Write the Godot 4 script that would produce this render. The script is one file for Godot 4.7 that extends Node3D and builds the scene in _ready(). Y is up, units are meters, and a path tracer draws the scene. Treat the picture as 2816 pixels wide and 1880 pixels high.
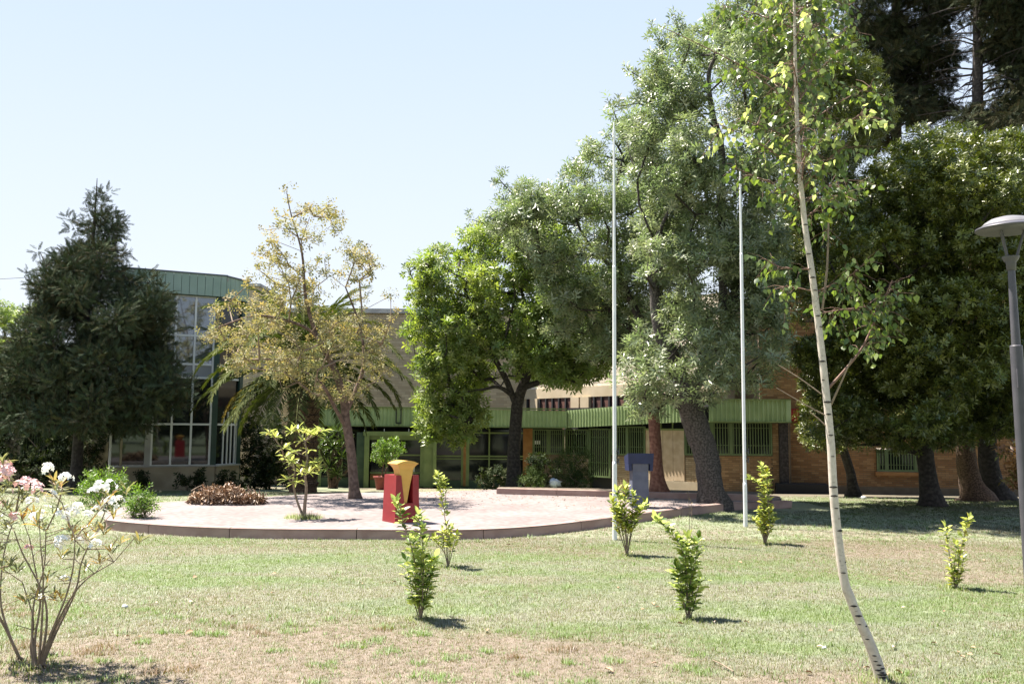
extends Node3D

# ------------------------------------------------------------------ survey
# A surveyed point is given by its bearing from the camera station (in units of the
# 2816 x 1880 plate, focal length 2440) and by its distance in metres along -z.
const F := 2440.0
const EYE := Vector3(0.0, 1.75, 0.0)
const PITCH := 0.0936
const ROLL := 0.0086
var CB := Basis(Vector3.RIGHT, PITCH) * Basis(Vector3.BACK, ROLL)
var rng := RandomNumberGenerator.new()
var used := {}
var M := {}
var n_dry := FastNoiseLite.new()
var n_fine := FastNoiseLite.new()
var dry_spots := []

func at(x: float, y: float, d: float) -> Vector3:
	var v := CB * Vector3(x - 1408.0, 940.0 - y, -F)
	return EYE + v * (d / -v.z)

func ground(x: float, z: float) -> float:
	var d := -z
	if d < 20.0:
		return 0.0
	var k := minf(d, 44.0) - 20.0
	var s := k * k / (k + 2.0)
	return -0.054 * s

func on_ground(x: float, y: float, lift := 0.0) -> Vector3:      # where a bearing meets the ground (lift: metres above it)
	var v := CB * Vector3(x - 1408.0, 940.0 - y, -F)
	v /= -v.z
	var d := 3.0
	while d < 90.0:
		var p := EYE + v * d
		if p.y <= ground(p.x, p.z) + lift:
			return p
		d += 0.02
	return EYE + v * 90.0

func on_level(x: float, y: float, h: float) -> Vector3:
	var v := CB * Vector3(x - 1408.0, 940.0 - y, -F)
	return EYE + v * ((h - EYE.y) / v.y)

func rf(a: float, b: float) -> float:
	return rng.randf_range(a, b)

func rv() -> Vector3:
	while true:
		var p := Vector3(rf(-1, 1), rf(-1, 1), rf(-1, 1))
		var l := p.length()
		if l > 0.05 and l <= 1.0:
			return p / l
	return Vector3.UP

# ------------------------------------------------------------------ mesh building
class MB:
	var v := PackedVector3Array()
	var n := PackedVector3Array()
	var c := PackedColorArray()
	var uv := PackedVector2Array()
	var i := PackedInt32Array()
	func put(p: Vector3, nn: Vector3, col := Color.WHITE, t := Vector2.ZERO) -> int:
		v.push_back(p); n.push_back(nn); c.push_back(col); uv.push_back(t)
		return v.size() - 1
	func tri(a: Vector3, b: Vector3, d: Vector3, col := Color.WHITE) -> void:   # a, b, d clockwise seen from the front
		var nn := (d - a).cross(b - a).normalized()
		var k := put(a, nn, col); put(b, nn, col); put(d, nn, col)
		i.append_array([k, k + 1, k + 2])
	func quad(a: Vector3, b: Vector3, d: Vector3, e: Vector3, col := Color.WHITE) -> void:
		var nn := (d - a).cross(b - a)
		if nn.length_squared() < 1e-14:
			nn = (e - a).cross(d - a)
		nn = nn.normalized()
		var k := put(a, nn, col, Vector2(0, 0)); put(b, nn, col, Vector2(1, 0)); put(d, nn, col, Vector2(1, 1)); put(e, nn, col, Vector2(0, 1))
		i.append_array([k, k + 1, k + 2, k, k + 2, k + 3])
	func hexa(p: Array, col := Color.WHITE) -> void:   # p[0..3] bottom ring, p[4..7] top ring, anticlockwise from above
		quad(p[0], p[4], p[5], p[1], col); quad(p[1], p[5], p[6], p[2], col)
		quad(p[2], p[6], p[7], p[3], col); quad(p[3], p[7], p[4], p[0], col)
		quad(p[4], p[7], p[6], p[5], col); quad(p[0], p[1], p[2], p[3], col)
	func box(t: Transform3D, s: Vector3, col := Color.WHITE) -> void:
		var h := s * 0.5
		var p := []
		for y in [-1.0, 1.0]:
			for q in [Vector2(-1, 1), Vector2(1, 1), Vector2(1, -1), Vector2(-1, -1)]:
				p.push_back(t * Vector3(q.x * h.x, y * h.y, q.y * h.z))
		hexa(p, col)
	func tube(pts: Array, rad: Array, sides := 6, col := Color.WHITE, wob := 0.0, caps := true) -> void:
		var m := pts.size()
		if m < 2:
			return
		var dir: Vector3 = (pts[1] - pts[0]).normalized()
		var u := dir.cross(Vector3.RIGHT if absf(dir.x) < 0.8 else Vector3.UP).normalized()
		var first := v.size()
		var run := 0.0
		for k in m:
			var d2: Vector3 = (pts[mini(k + 1, m - 1)] - pts[maxi(k - 1, 0)]).normalized()
			u = (u - d2 * u.dot(d2)).normalized()
			var w := d2.cross(u)
			if k > 0:
				run += (pts[k] - pts[k - 1]).length()
			for s in sides + 1:
				var a := TAU * (s % sides) / sides
				var o := u * cos(a) + w * sin(a)
				var r: float = rad[k] * (1.0 + wob * (sin(a * 3.0 + k * 0.7) * 0.6 + sin(a * 5.0 + k * 1.9) * 0.4))
				put(pts[k] + o * r, o, col, Vector2(float(s) / sides, run))
		for k in m - 1:
			for s in sides:
				var a := first + k * (sides + 1) + s
				var b := a + sides + 1
				i.append_array([a, b, a + 1, a + 1, b, b + 1])
		if caps:
			for e in [0, m - 1]:
				var d3: Vector3 = (pts[e] - pts[1 if e == 0 else m - 2]).normalized()
				var cc := put(pts[e], d3, col)
				var ring := []
				for s in sides:
					ring.push_back(put(v[first + e * (sides + 1) + s], d3, col))
				for s in sides:
					if e == 0:
						i.append_array([cc, ring[s], ring[(s + 1) % sides]])
					else:
						i.append_array([cc, ring[(s + 1) % sides], ring[s]])
	func lathe(o: Vector3, prof: Array, sides := 24, col := Color.WHITE) -> void:   # prof: Vector2(radius, height)
		var first := v.size()
		for k in prof.size():
			var t: Vector2 = (prof[mini(k + 1, prof.size() - 1)] - prof[maxi(k - 1, 0)]).normalized()
			for s in sides + 1:
				var a := TAU * (s % sides) / sides
				var e := Vector3(cos(a), 0, sin(a))
				put(o + e * prof[k].x + Vector3.UP * prof[k].y, (e * t.y - Vector3.UP * t.x).normalized(), col)
		for k in prof.size() - 1:
			for s in sides:
				var a := first + k * (sides + 1) + s
				var b := a + sides + 1
				i.append_array([a, a + 1, b, a + 1, b + 1, b])
	func leaf(o: Vector3, d: Vector3, face: Vector3, l: float, w: float, col := Color.WHITE, fold := 0.25, shape := 0) -> void:
		var s := d.cross(face).normalized()
		var f := s.cross(d).normalized()
		var n1 := (f + s * fold).normalized()
		var n2 := (f - s * fold).normalized()
		if shape == 0:
			var k := put(o, f, col); put(o + d * l * 0.5 - s * w * 0.5 + f * w * fold * 0.5, n1, col); put(o + d * l - f * l * 0.08, f, col); put(o + d * l * 0.5 + s * w * 0.5 + f * w * fold * 0.5, n2, col)
			i.append_array([k, k + 1, k + 2, k, k + 2, k + 3])
		else:
			var a1 := 0.28 if shape == 2 else 0.33
			var a2 := 0.62 if shape == 2 else 0.72
			var w2 := 0.34 if shape == 2 else 0.38
			var base := put(o, f, col)
			put(o + d * l * a1 - s * w * 0.5 + f * w * fold * 0.5, n1, col)
			put(o + d * l * a2 - s * w * w2 + f * (w * fold * 0.4 - l * 0.03), n1, col)
			put(o + d * l - f * l * 0.12, f, col)
			put(o + d * l * a2 + s * w * w2 + f * (w * fold * 0.4 - l * 0.03), n2, col)
			put(o + d * l * a1 + s * w * 0.5 + f * w * fold * 0.5, n2, col)
			put(o + d * l * 0.5 - f * l * 0.01, f, col)
			for q in 6:
				i.append_array([base + 6, base + q, base + (q + 1) % 6])
	func sheet(ring: PackedVector2Array, h: float) -> void:      # a level polygon of (x, distance) corners, seen from above
		var k0 := v.size()
		for p in ring:
			put(Vector3(p.x, h, -p.y), Vector3.UP)
		var t := Geometry2D.triangulate_polygon(ring)
		for k in range(0, t.size(), 3):
			var a: Vector3 = v[k0 + t[k]]
			var b: Vector3 = v[k0 + t[k + 1]]
			var d: Vector3 = v[k0 + t[k + 2]]
			if (d - a).cross(b - a).y > 0.0:
				i.append_array([k0 + t[k], k0 + t[k + 1], k0 + t[k + 2]])
			else:
				i.append_array([k0 + t[k], k0 + t[k + 2], k0 + t[k + 1]])
	func mesh() -> ArrayMesh:
		var arr := []
		arr.resize(Mesh.ARRAY_MAX)
		arr[Mesh.ARRAY_VERTEX] = v; arr[Mesh.ARRAY_NORMAL] = n; arr[Mesh.ARRAY_COLOR] = c; arr[Mesh.ARRAY_TEX_UV] = uv; arr[Mesh.ARRAY_INDEX] = i
		var am := ArrayMesh.new()
		am.add_surface_from_arrays(Mesh.PRIMITIVE_TRIANGLES, arr)
		return am

# ------------------------------------------------------------------ nodes
func numbered(nm: String) -> String:
	used[nm] = used.get(nm, -1) + 1
	return nm if used[nm] == 0 else "%s_%03d" % [nm, used[nm]]

func tag(o: Node, label := "", category := "", group := "", kind := "") -> Node:
	if label: o.set_meta("label", label)
	if category: o.set_meta("category", category)
	if group: o.set_meta("group", group)
	if kind: o.set_meta("kind", kind)
	return o

func thing(nm: String, where: Vector3, label: String, category: String, group := "", turn := 0.0) -> Node3D:
	var o := Node3D.new()
	o.name = numbered(nm)
	add_child(o)
	o.position = where
	o.rotation.y = turn
	tag(o, label, category, group)
	return o

func obj(nm: String, m, material: Material, parent: Node = null, xf := Transform3D.IDENTITY) -> MeshInstance3D:
	var o := MeshInstance3D.new()
	o.mesh = m.mesh() if m is MB else m
	o.material_override = material
	o.transform = xf
	if parent == null:
		o.name = numbered(nm); add_child(o)
	else:
		o.name = nm; parent.add_child(o, true)
	return o

func group_part(nm: String, parent: Node) -> Node3D:
	var o := Node3D.new()
	o.name = nm
	parent.add_child(o, true)
	return o

func part(nm: String, m, material: Material, root: Node3D) -> MeshInstance3D:     # a part whose mesh is given in world metres
	return obj(nm, m, material, root, root.transform.affine_inverse())

func subpart(nm: String, m, material: Material, p: Node3D, root: Node3D) -> MeshInstance3D:
	return obj(nm, m, material, p, (root.transform * p.transform).affine_inverse())

func scatter(nm: String, m: Mesh, material: Material, xfs: Array, cols: Array, parent: Node, root: Node3D = null) -> MultiMeshInstance3D:
	var mm := MultiMesh.new()
	mm.transform_format = MultiMesh.TRANSFORM_3D
	mm.use_colors = true
	mm.mesh = m
	mm.instance_count = xfs.size()
	var buf := PackedFloat32Array()
	buf.resize(xfs.size() * 16)
	var k := 0
	for q in xfs.size():
		var t: Transform3D = xfs[q]
		var b := t.basis
		var c: Color = cols[q]
		buf[k] = b.x.x; buf[k + 1] = b.y.x; buf[k + 2] = b.z.x; buf[k + 3] = t.origin.x
		buf[k + 4] = b.x.y; buf[k + 5] = b.y.y; buf[k + 6] = b.z.y; buf[k + 7] = t.origin.y
		buf[k + 8] = b.x.z; buf[k + 9] = b.y.z; buf[k + 10] = b.z.z; buf[k + 11] = t.origin.z
		buf[k + 12] = c.r; buf[k + 13] = c.g; buf[k + 14] = c.b; buf[k + 15] = 1.0
		k += 16
	mm.buffer = buf
	var o := MultiMeshInstance3D.new()
	o.multimesh = mm
	o.material_override = material
	if root:
		o.transform = root.transform.affine_inverse()
	o.set_meta("kind", "stuff")
	if parent == self:
		o.name = numbered(nm); add_child(o)
	else:
		o.name = nm; parent.add_child(o, true)
	return o

# ------------------------------------------------------------------ materials
func lin(r: float, g: float, b: float) -> Color:
	return Color(r, g, b).linear_to_srgb()

func mat(r: float, g: float, b: float, rough := 0.8, metal := 0.0) -> StandardMaterial3D:
	var m := StandardMaterial3D.new()
	m.albedo_color = lin(r, g, b)
	m.roughness = rough
	m.metallic = metal
	return m

func leafmat(rough := 0.45, back := 0.9, spec := 0.5) -> StandardMaterial3D:
	var m := StandardMaterial3D.new()
	m.vertex_color_use_as_albedo = true
	m.roughness = rough
	m.metallic_specular = spec
	m.backlight_enabled = true
	m.backlight = Color(back * 0.95, back, back * 0.55)
	return m

func noise_tex(seed_: int, freq: float, a: Color, b: Color, size := 512, stretch := Vector2.ONE, oct := 5, gain := 1.0) -> ImageTexture:
	var fn := FastNoiseLite.new()
	fn.seed = seed_; fn.frequency = freq; fn.fractal_octaves = oct
	fn.noise_type = FastNoiseLite.TYPE_SIMPLEX
	var src := fn.get_seamless_image(size, size)
	var w := int(size / stretch.x)
	var h := int(size / stretch.y)
	if stretch != Vector2.ONE:
		src.resize(w, h)
		src.resize(size, size)
	var im := Image.create(size, size, false, Image.FORMAT_RGB8)
	for y in size:
		for x in size:
			var t := clampf((src.get_pixel(x, y).r - 0.5) * gain + 0.5, 0.0, 1.0)
			im.set_pixel(x, y, a.lerp(b, t))
	return ImageTexture.create_from_image(im)

func worn(a: Color, b: Color, scale_: float, rough := 0.8, seed_ := 1, freq := 0.012, stretch := Vector2.ONE, gain := 1.6, bump := 0.0, size := 256) -> StandardMaterial3D:
	var m := StandardMaterial3D.new()
	m.albedo_texture = noise_tex(seed_, freq, a, b, size, stretch, 5, gain)
	m.roughness = rough
	m.uv1_triplanar = true
	m.uv1_world_triplanar = true
	m.uv1_scale = Vector3.ONE * scale_
	if bump > 0.0:
		m.heightmap_enabled = true
		m.heightmap_texture = m.albedo_texture
		m.heightmap_scale = bump
	return m

func make_materials() -> void:
	M.white = worn(lin(0.62, 0.63, 0.64), lin(0.74, 0.74, 0.73), 0.7, 0.4, 3)
	M.lamp = worn(lin(0.052, 0.050, 0.060), lin(0.068, 0.065, 0.076), 1.5, 0.45, 4)
	M.lamp_top = worn(lin(0.125, 0.12, 0.125), lin(0.16, 0.155, 0.16), 2.0, 0.5, 41)
	M.red = worn(lin(0.21, 0.011, 0.016), lin(0.265, 0.017, 0.022), 1.2, 0.42, 5)
	M.yellow = worn(lin(0.56, 0.33, 0.065), lin(0.63, 0.385, 0.085), 1.2, 0.42, 6)
	M.blue = worn(lin(0.007, 0.013, 0.055), lin(0.010, 0.019, 0.072), 1.2, 0.5, 7)
	M.slate = worn(lin(0.07, 0.08, 0.12), lin(0.095, 0.105, 0.145), 1.2, 0.55, 8)
	M.fascia = worn(lin(0.25, 0.33, 0.145), lin(0.32, 0.405, 0.195), 0.35, 0.6, 9, 0.012, Vector2(1, 4))
	M.green = worn(lin(0.15, 0.20, 0.065), lin(0.205, 0.255, 0.09), 0.5, 0.6, 10)
	M.bar_green = worn(lin(0.085, 0.125, 0.045), lin(0.12, 0.165, 0.065), 0.5, 0.6, 101)
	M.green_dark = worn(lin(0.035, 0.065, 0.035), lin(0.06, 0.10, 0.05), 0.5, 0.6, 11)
	M.tower_green = worn(lin(0.235, 0.32, 0.255), lin(0.30, 0.385, 0.315), 0.3, 0.6, 12, 0.012, Vector2(1, 4))
	M.post_green = worn(lin(0.016, 0.045, 0.034), lin(0.024, 0.06, 0.046), 0.5, 0.5, 13)
	M.frame = mat(0.68, 0.68, 0.66, 0.5)
	M.cream = worn(lin(0.38, 0.31, 0.20), lin(0.47, 0.39, 0.27), 0.3, 0.85, 14)
	M.plaster = worn(lin(0.30, 0.25, 0.17), lin(0.40, 0.34, 0.24), 0.35, 0.9, 15, 0.02)
	M.board = worn(lin(0.40, 0.30, 0.19), lin(0.52, 0.41, 0.28), 0.6, 0.8, 16, 0.02, Vector2(1, 6))
	M.hall_mortar = worn(lin(0.29, 0.235, 0.15), lin(0.34, 0.28, 0.185), 0.6, 0.95, 171)
	M.mortar = worn(lin(0.13, 0.095, 0.06), lin(0.18, 0.135, 0.09), 0.6, 0.95, 17)
	M.pier = worn(lin(0.27, 0.12, 0.035), lin(0.36, 0.18, 0.06), 0.6, 0.85, 18)
	M.dark = mat(0.012, 0.012, 0.013, 0.8)
	M.rust = worn(lin(0.07, 0.028, 0.02), lin(0.12, 0.05, 0.035), 0.6, 0.7, 19)
	M.roof = worn(lin(0.30, 0.29, 0.27), lin(0.42, 0.41, 0.38), 0.4, 0.8, 20)
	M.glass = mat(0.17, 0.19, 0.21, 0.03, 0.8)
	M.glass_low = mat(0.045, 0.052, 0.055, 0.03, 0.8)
	M.glass_dark = mat(0.025, 0.028, 0.03, 0.06, 0.55)
	M.frost = mat(0.22, 0.24, 0.27, 0.35, 0.2)
	M.paper = mat(0.55, 0.56, 0.52, 0.8)
	M.sign = worn(lin(0.30, 0.008, 0.012), lin(0.40, 0.014, 0.018), 0.6, 0.5, 21)
	M.plaza = worn(lin(0.185, 0.152, 0.145), lin(0.232, 0.196, 0.19), 0.11, 0.9, 22, 0.008, Vector2.ONE, 1.5, 0.0, 512)
	M.plaza.detail_enabled = true
	M.plaza.detail_blend_mode = BaseMaterial3D.BLEND_MODE_MUL
	M.plaza.detail_albedo = noise_tex(77, 0.09, Color(0.88, 0.87, 0.86), Color(1, 1, 1), 512, Vector2.ONE, 4, 1.8)
	M.kerb = worn(lin(0.275, 0.18, 0.15), lin(0.345, 0.24, 0.205), 0.5, 0.9, 23, 0.02, Vector2.ONE, 1.8, 0.4)
	M.soil = worn(lin(0.06, 0.045, 0.032), lin(0.13, 0.10, 0.07), 0.6, 1.0, 24, 0.03)
	M.bark_grey = worn(lin(0.028, 0.024, 0.022), lin(0.12, 0.103, 0.094), 1.1, 0.95, 25, 0.028, Vector2(1, 7), 2.0, 2.0, 512)
	M.bark_brown = worn(lin(0.085, 0.055, 0.04), lin(0.19, 0.13, 0.10), 1.2, 0.95, 26, 0.025, Vector2(1, 6), 2.0, 1.5)
	M.bark_red = worn(lin(0.12, 0.05, 0.032), lin(0.24, 0.12, 0.08), 1.2, 0.95, 27, 0.03, Vector2(1, 8), 2.2, 1.5)
	M.bark_dark = worn(lin(0.02, 0.016, 0.014), lin(0.06, 0.05, 0.045), 1.2, 0.95, 28, 0.025, Vector2(1, 5), 2.0, 1.5)
	M.twig = worn(lin(0.15, 0.11, 0.078), lin(0.26, 0.20, 0.145), 3.0, 0.9, 29)
	M.twig_red = worn(lin(0.12, 0.065, 0.048), lin(0.21, 0.125, 0.092), 3.0, 0.8, 30)
	M.stem_green = mat(0.10, 0.10, 0.045, 0.8)
	M.palm = worn(lin(0.05, 0.03, 0.02), lin(0.16, 0.10, 0.07), 2.0, 0.95, 31, 0.03, Vector2.ONE, 2.0, 1.0)
	M.pot = worn(lin(0.17, 0.03, 0.022), lin(0.25, 0.05, 0.035), 2.0, 0.6, 32)
	M.petal_white = leafmat(0.6, 0.6); M.petal_white.vertex_color_use_as_albedo = false; M.petal_white.albedo_color = lin(0.8, 0.8, 0.77); M.petal_white.backlight = Color(0.7, 0.7, 0.66)
	M.petal_pink = leafmat(0.6, 0.6); M.petal_pink.vertex_color_use_as_albedo = false; M.petal_pink.albedo_color = lin(0.72, 0.50, 0.49); M.petal_pink.backlight = Color(0.6, 0.45, 0.44)
	M.bud = mat(0.22, 0.03, 0.045, 0.7)
	M.plastic = mat(0.62, 0.64, 0.68, 0.35)
	M.dry_leaf = mat(0.33, 0.20, 0.12, 0.85)
	M.dry_leaf_pale = mat(0.55, 0.40, 0.30, 0.85)
	M.leaf_soft = leafmat(0.42, 1.0)
	M.leaf_ochre = leafmat(0.65, 0.9, 0.35)
	M.leaf_ochre.backlight = Color(0.88, 0.87, 0.62)
	M.leaf_sapling = leafmat(0.36, 0.9)
	M.leaf_grey = leafmat(0.36, 0.95, 0.6)
	M.leaf_grey.backlight = Color(0.86, 0.92, 0.74)
	M.leaf_gloss = leafmat(0.36, 0.7, 0.5)
	M.leaf_matt = leafmat(0.75, 0.7, 0.25)
	M.needle = leafmat(0.85, 0.3, 0.22)
	M.grass = leafmat(0.55, 0.75)
	var tones := {"birch": [[0.11, 0.16, 0.06], [0.15, 0.205, 0.075], [0.19, 0.24, 0.09], [0.085, 0.13, 0.06], [0.23, 0.275, 0.10]],
		"citrus": [[0.085, 0.15, 0.032], [0.12, 0.185, 0.042], [0.065, 0.12, 0.028], [0.165, 0.22, 0.05], [0.23, 0.26, 0.05]],
		"citrus_yellow": [[0.25, 0.25, 0.03], [0.19, 0.22, 0.03], [0.12, 0.16, 0.028], [0.31, 0.27, 0.025], [0.085, 0.13, 0.026]],
		"oleander": [[0.085, 0.105, 0.042], [0.065, 0.09, 0.042], [0.13, 0.13, 0.045], [0.36, 0.18, 0.014], [0.42, 0.22, 0.016], [0.17, 0.14, 0.036]],
		"loquat": [[0.125, 0.155, 0.03], [0.085, 0.12, 0.024], [0.22, 0.225, 0.035], [0.25, 0.20, 0.036], [0.05, 0.08, 0.02]]}
	for k in tones:
		var list := []
		for q in tones[k]:
			var lm := leafmat(0.36, 0.9)
			lm.vertex_color_use_as_albedo = false
			lm.albedo_color = lin(q[0], q[1], q[2])
			if k == "oleander" or k == "loquat":
				lm.backlight = Color(0.5, 0.5, 0.3) if k == "oleander" else Color(0.75, 0.8, 0.4)
			list.push_back(lm)
		M[k] = list

# ------------------------------------------------------------------ leaf tufts
func tuft(count: int, l: float, w: float, stem: float, spread := 0.9, shape := 0, fold := 0.25) -> ArrayMesh:
	var b := MB.new()
	for k in count:
		var t := float(k) / count
		var a := k * 2.4 + rf(-0.3, 0.3)
		var out := Vector3(cos(a), 0, sin(a))
		var d := (out * spread + Vector3.UP * rf(0.15, 0.9) * (0.4 + t)).normalized()
		var o := Vector3.UP * stem * t + out * 0.01
		var face := (Vector3.UP * 1.0 - out * 0.4 + rv() * 0.35).normalized()
		b.leaf(o, d, face, l * rf(0.75, 1.15), w * rf(0.8, 1.15), Color.WHITE, fold, shape)
	return b.mesh()

func spray(l: float, needles: int, nl: float, nw: float) -> ArrayMesh:            # a conifer spray along +y
	var b := MB.new()
	b.tube([Vector3.ZERO, Vector3(0, l * 0.5, 0.02), Vector3(0, l, 0.0)], [0.006, 0.005, 0.002], 3, Color(0.6, 0.4, 0.3))
	for k in needles:
		var t := float(k) / needles
		var s := 1.0 if k % 2 == 0 else -1.0
		var a := rf(-0.7, 0.7)
		var d := (Vector3(s * cos(a), 0.0, sin(a)) + Vector3.UP * rf(0.6, 1.1)).normalized()
		b.leaf(Vector3(0, l * t, 0), d, Vector3(rf(-0.3, 0.3), rf(-0.3, 0.3), 1).normalized(), nl * (1.15 - 0.6 * t) * rf(0.8, 1.2), nw, Color.WHITE, 0.1)
	return b.mesh()

# ------------------------------------------------------------------ crowns and limbs
func extent(poly: PackedVector2Array, y: float) -> Vector2:
	var lo := 1e9
	var hi := -1e9
	for k in poly.size():
		var a := poly[k]
		var b := poly[(k + 1) % poly.size()]
		if (a.y <= y) != (b.y <= y):
			var x := a.x + (b.x - a.x) * (y - a.y) / (b.y - a.y)
			lo = minf(lo, x); hi = maxf(hi, x)
	return Vector2(lo, hi)

func clumps(pts: Array, d: float, thick: float, count: int, r0: float, r1: float, gap := -1.0, keep := 0.75) -> Array:
	# round leafy masses spread through a crown whose silhouette is pts, thick metres deep at most
	var poly := PackedVector2Array()
	var box := Rect2(Vector2(pts[0][0], pts[0][1]), Vector2.ZERO)
	for p in pts:
		poly.push_back(Vector2(p[0], p[1])); box = box.expand(Vector2(p[0], p[1]))
	var holes := FastNoiseLite.new()
	holes.seed = rng.randi() % 10000; holes.frequency = 0.45
	var res := []
	var tries := 0
	while res.size() < count and tries < count * 40:
		tries += 1
		var c := Vector2(rf(box.position.x, box.end.x), rf(box.position.y, box.end.y))
		var r := rf(r0, r1)
		if not Geometry2D.is_point_in_polygon(c, poly):
			continue
		var rp := r * F / d * keep
		var ok := true
		for o in [Vector2(rp, 0), Vector2(-rp, 0), Vector2(0, -rp), Vector2(0, rp)]:
			if not Geometry2D.is_point_in_polygon(c + o, poly):
				ok = false
		if not ok:
			r *= 0.5
			rp *= 0.5
			for o in [Vector2(rp, 0), Vector2(-rp, 0), Vector2(0, -rp), Vector2(0, rp)]:
				if not Geometry2D.is_point_in_polygon(c + o, poly):
					r = 0.0
			if r == 0.0:
				continue
		var e := extent(poly, c.y)
		var half := maxf(1.0, (e.y - e.x) * 0.5)
		var u := clampf((c.x - (e.x + e.y) * 0.5) / half, -1.0, 1.0)
		var dep := minf(thick, half / F * d * 1.1) * sqrt(1.0 - u * u)
		var p := at(c.x, c.y, d + dep * rf(-1.0, 1.0))
		if gap > -1.0 and holes.get_noise_3dv(p * 2.0) < gap:
			continue
		res.push_back([p, r])
	return res

func bearing(p: Vector3) -> Vector2:
	var v := CB.inverse() * (p - EYE)
	return Vector2(1408.0 - F * v.x / v.z, 940.0 + F * v.y / v.z)

func airy(cl: Array) -> Array:                 # gaps where the sky shows between the boughs of the two tall grey green trees
	return cl.filter(func(q):
		var b := bearing(q[0])
		for h in [[1975, 300, 46], [2035, 395, 42], [2015, 490, 36], [1885, 640, 30], [1765, 790, 26], [1660, 430, 30], [1545, 640, 24], [1900, 180, 30], [1850, 430, 26]]:
			if b.distance_to(Vector2(h[0], h[1])) < h[2]:
				return false
		return true)

func leafage(cl: Array, per: float, flat := 0.8, bias := Vector3.UP, grow := Vector2(0.75, 1.25), fill := 0.35) -> Array:
	var xfs := []
	for q in cl:
		var c: Vector3 = q[0]
		var r: float = q[1]
		var n := int(per * r * r * 4.0) + 2
		for k in n:
			var o := rv()
			var p := c + Vector3(o.x, o.y * flat, o.z) * r * pow(rng.randf(), fill)
			var up := (o * 0.7 + bias * 0.7 + rv() * 0.6).normalized()
			var side := up.cross(rv()).normalized()
			var s := rf(grow.x, grow.y)
			xfs.push_back(Transform3D(Basis(side, up, side.cross(up)) * Basis.from_scale(Vector3.ONE * s), p))
	return xfs

func tones(xfs: Array, cols: Array, per_clump := 14) -> Array:
	var res := []
	var base := Color.WHITE
	for k in xfs.size():
		if k % per_clump == 0:
			var a: Color = cols[rng.randi() % cols.size()]
			base = a.lerp(cols[rng.randi() % cols.size()], rng.randf() * 0.6)
		var j := rf(0.78, 1.22)
		res.push_back(Color(base.r * j * rf(0.93, 1.07), base.g * j, base.b * j * rf(0.9, 1.1)))
	return res

func limbs(trunks: Array, cl: Array, tip := 0.012, share := 1.0, cap := 0.11) -> MB:
	# boughs that grow from the trunk lines out to the leafy masses, thicker where more hang on them
	var pos := []
	var par := []
	var area := []
	for t in trunks:
		for k in t.size() - 1:
			for s in 4:
				pos.push_back(t[k].lerp(t[k + 1], s / 4.0)); par.push_back(-1); area.push_back(0.0)
		pos.push_back(t[-1]); par.push_back(-1); area.push_back(0.0)
	var nt := pos.size()
	var order := []
	for q in cl:
		if rng.randf() > share:
			continue
		var best := 1e9
		for k in nt:
			best = minf(best, pos[k].distance_to(q[0]))
		order.push_back([best, q[0]])
	order.sort_custom(func(a, b): return a[0] < b[0])
	for e in order:
		var c: Vector3 = e[1]
		var best := 1e9
		var j := 0
		for k in pos.size():
			var d: float = pos[k].distance_to(c)
			d += maxf(0.0, pos[k].y - c.y + d * 0.25) * 0.9 + (0.0 if k < nt else 0.15)
			if d < best:
				best = d; j = k
		var a: Vector3 = pos[j]
		var l := a.distance_to(c)
		var steps := clampi(int(l / 0.45), 1, 6)
		var bend := rv() * l * 0.10 + Vector3.UP * l * 0.08
		var last := j
		for s in range(1, steps + 1):
			var t := float(s) / steps
			pos.push_back(a.lerp(c, t) + bend * sin(t * PI) + rv() * 0.04); par.push_back(last); area.push_back(0.0)
			last = pos.size() - 1
		var k := last
		while k >= 0 and par[k] >= 0:
			area[k] += tip * tip
			k = par[k]
	var b := MB.new()
	for k in range(nt, pos.size()):
		var r1 := minf(cap, sqrt(area[k]))
		var pk: int = par[k]
		var r0 := r1 * 1.1 if pk < nt else minf(cap, sqrt(area[pk]))
		b.tube([pos[pk], pos[k]], [r0, r1], 5, Color.WHITE, 0.0, false)
	return b

func smooth_line(p: Array, steps := 6) -> Array:
	var c := Curve3D.new()
	for k in p.size():
		var a: Vector3 = p[maxi(k - 1, 0)]
		var b: Vector3 = p[mini(k + 1, p.size() - 1)]
		var t := (b - a) / 6.0
		c.add_point(p[k], -t, t)
	var res := []
	for k in p.size() - 1:
		for s in steps:
			res.push_back(c.sample(k, float(s) / steps))
	res.push_back(p[-1])
	return res

func taper(n: int, r: Array) -> Array:
	var res := []
	for k in n:
		var t := float(k) / (n - 1) * (r.size() - 1)
		var a := mini(int(t), r.size() - 2)
		res.push_back(lerpf(r[a], r[a + 1], t - a))
	return res

func trunk_part(root: Node3D, line: Array, radii: Array, material: Material, sides := 14, wob := 0.06, nm := "trunk") -> void:
	var b := MB.new()
	b.tube(line, radii, sides, Color.WHITE, wob)
	part(nm, b, material, root)

# ------------------------------------------------------------------ walls
# a wall: [a point, the unit vector along it, the unit vector out of it]
func wall_line(x0: float, d0: float, x1: float, d1: float) -> Array:
	var a := at(x0, 1170, d0)
	var b := at(x1, 1170, d1)
	a.y = 0; b.y = 0
	var u := (b - a).normalized()
	return [a, u, Vector3(-u.z, 0, u.x)]

func wp(w: Array, x: float, y: float) -> Vector3:
	var v := CB * Vector3(x - 1408.0, 940.0 - y, -F)
	var t: float = (w[0] - EYE).dot(w[2]) / v.dot(w[2])
	return EYE + v * t

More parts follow.
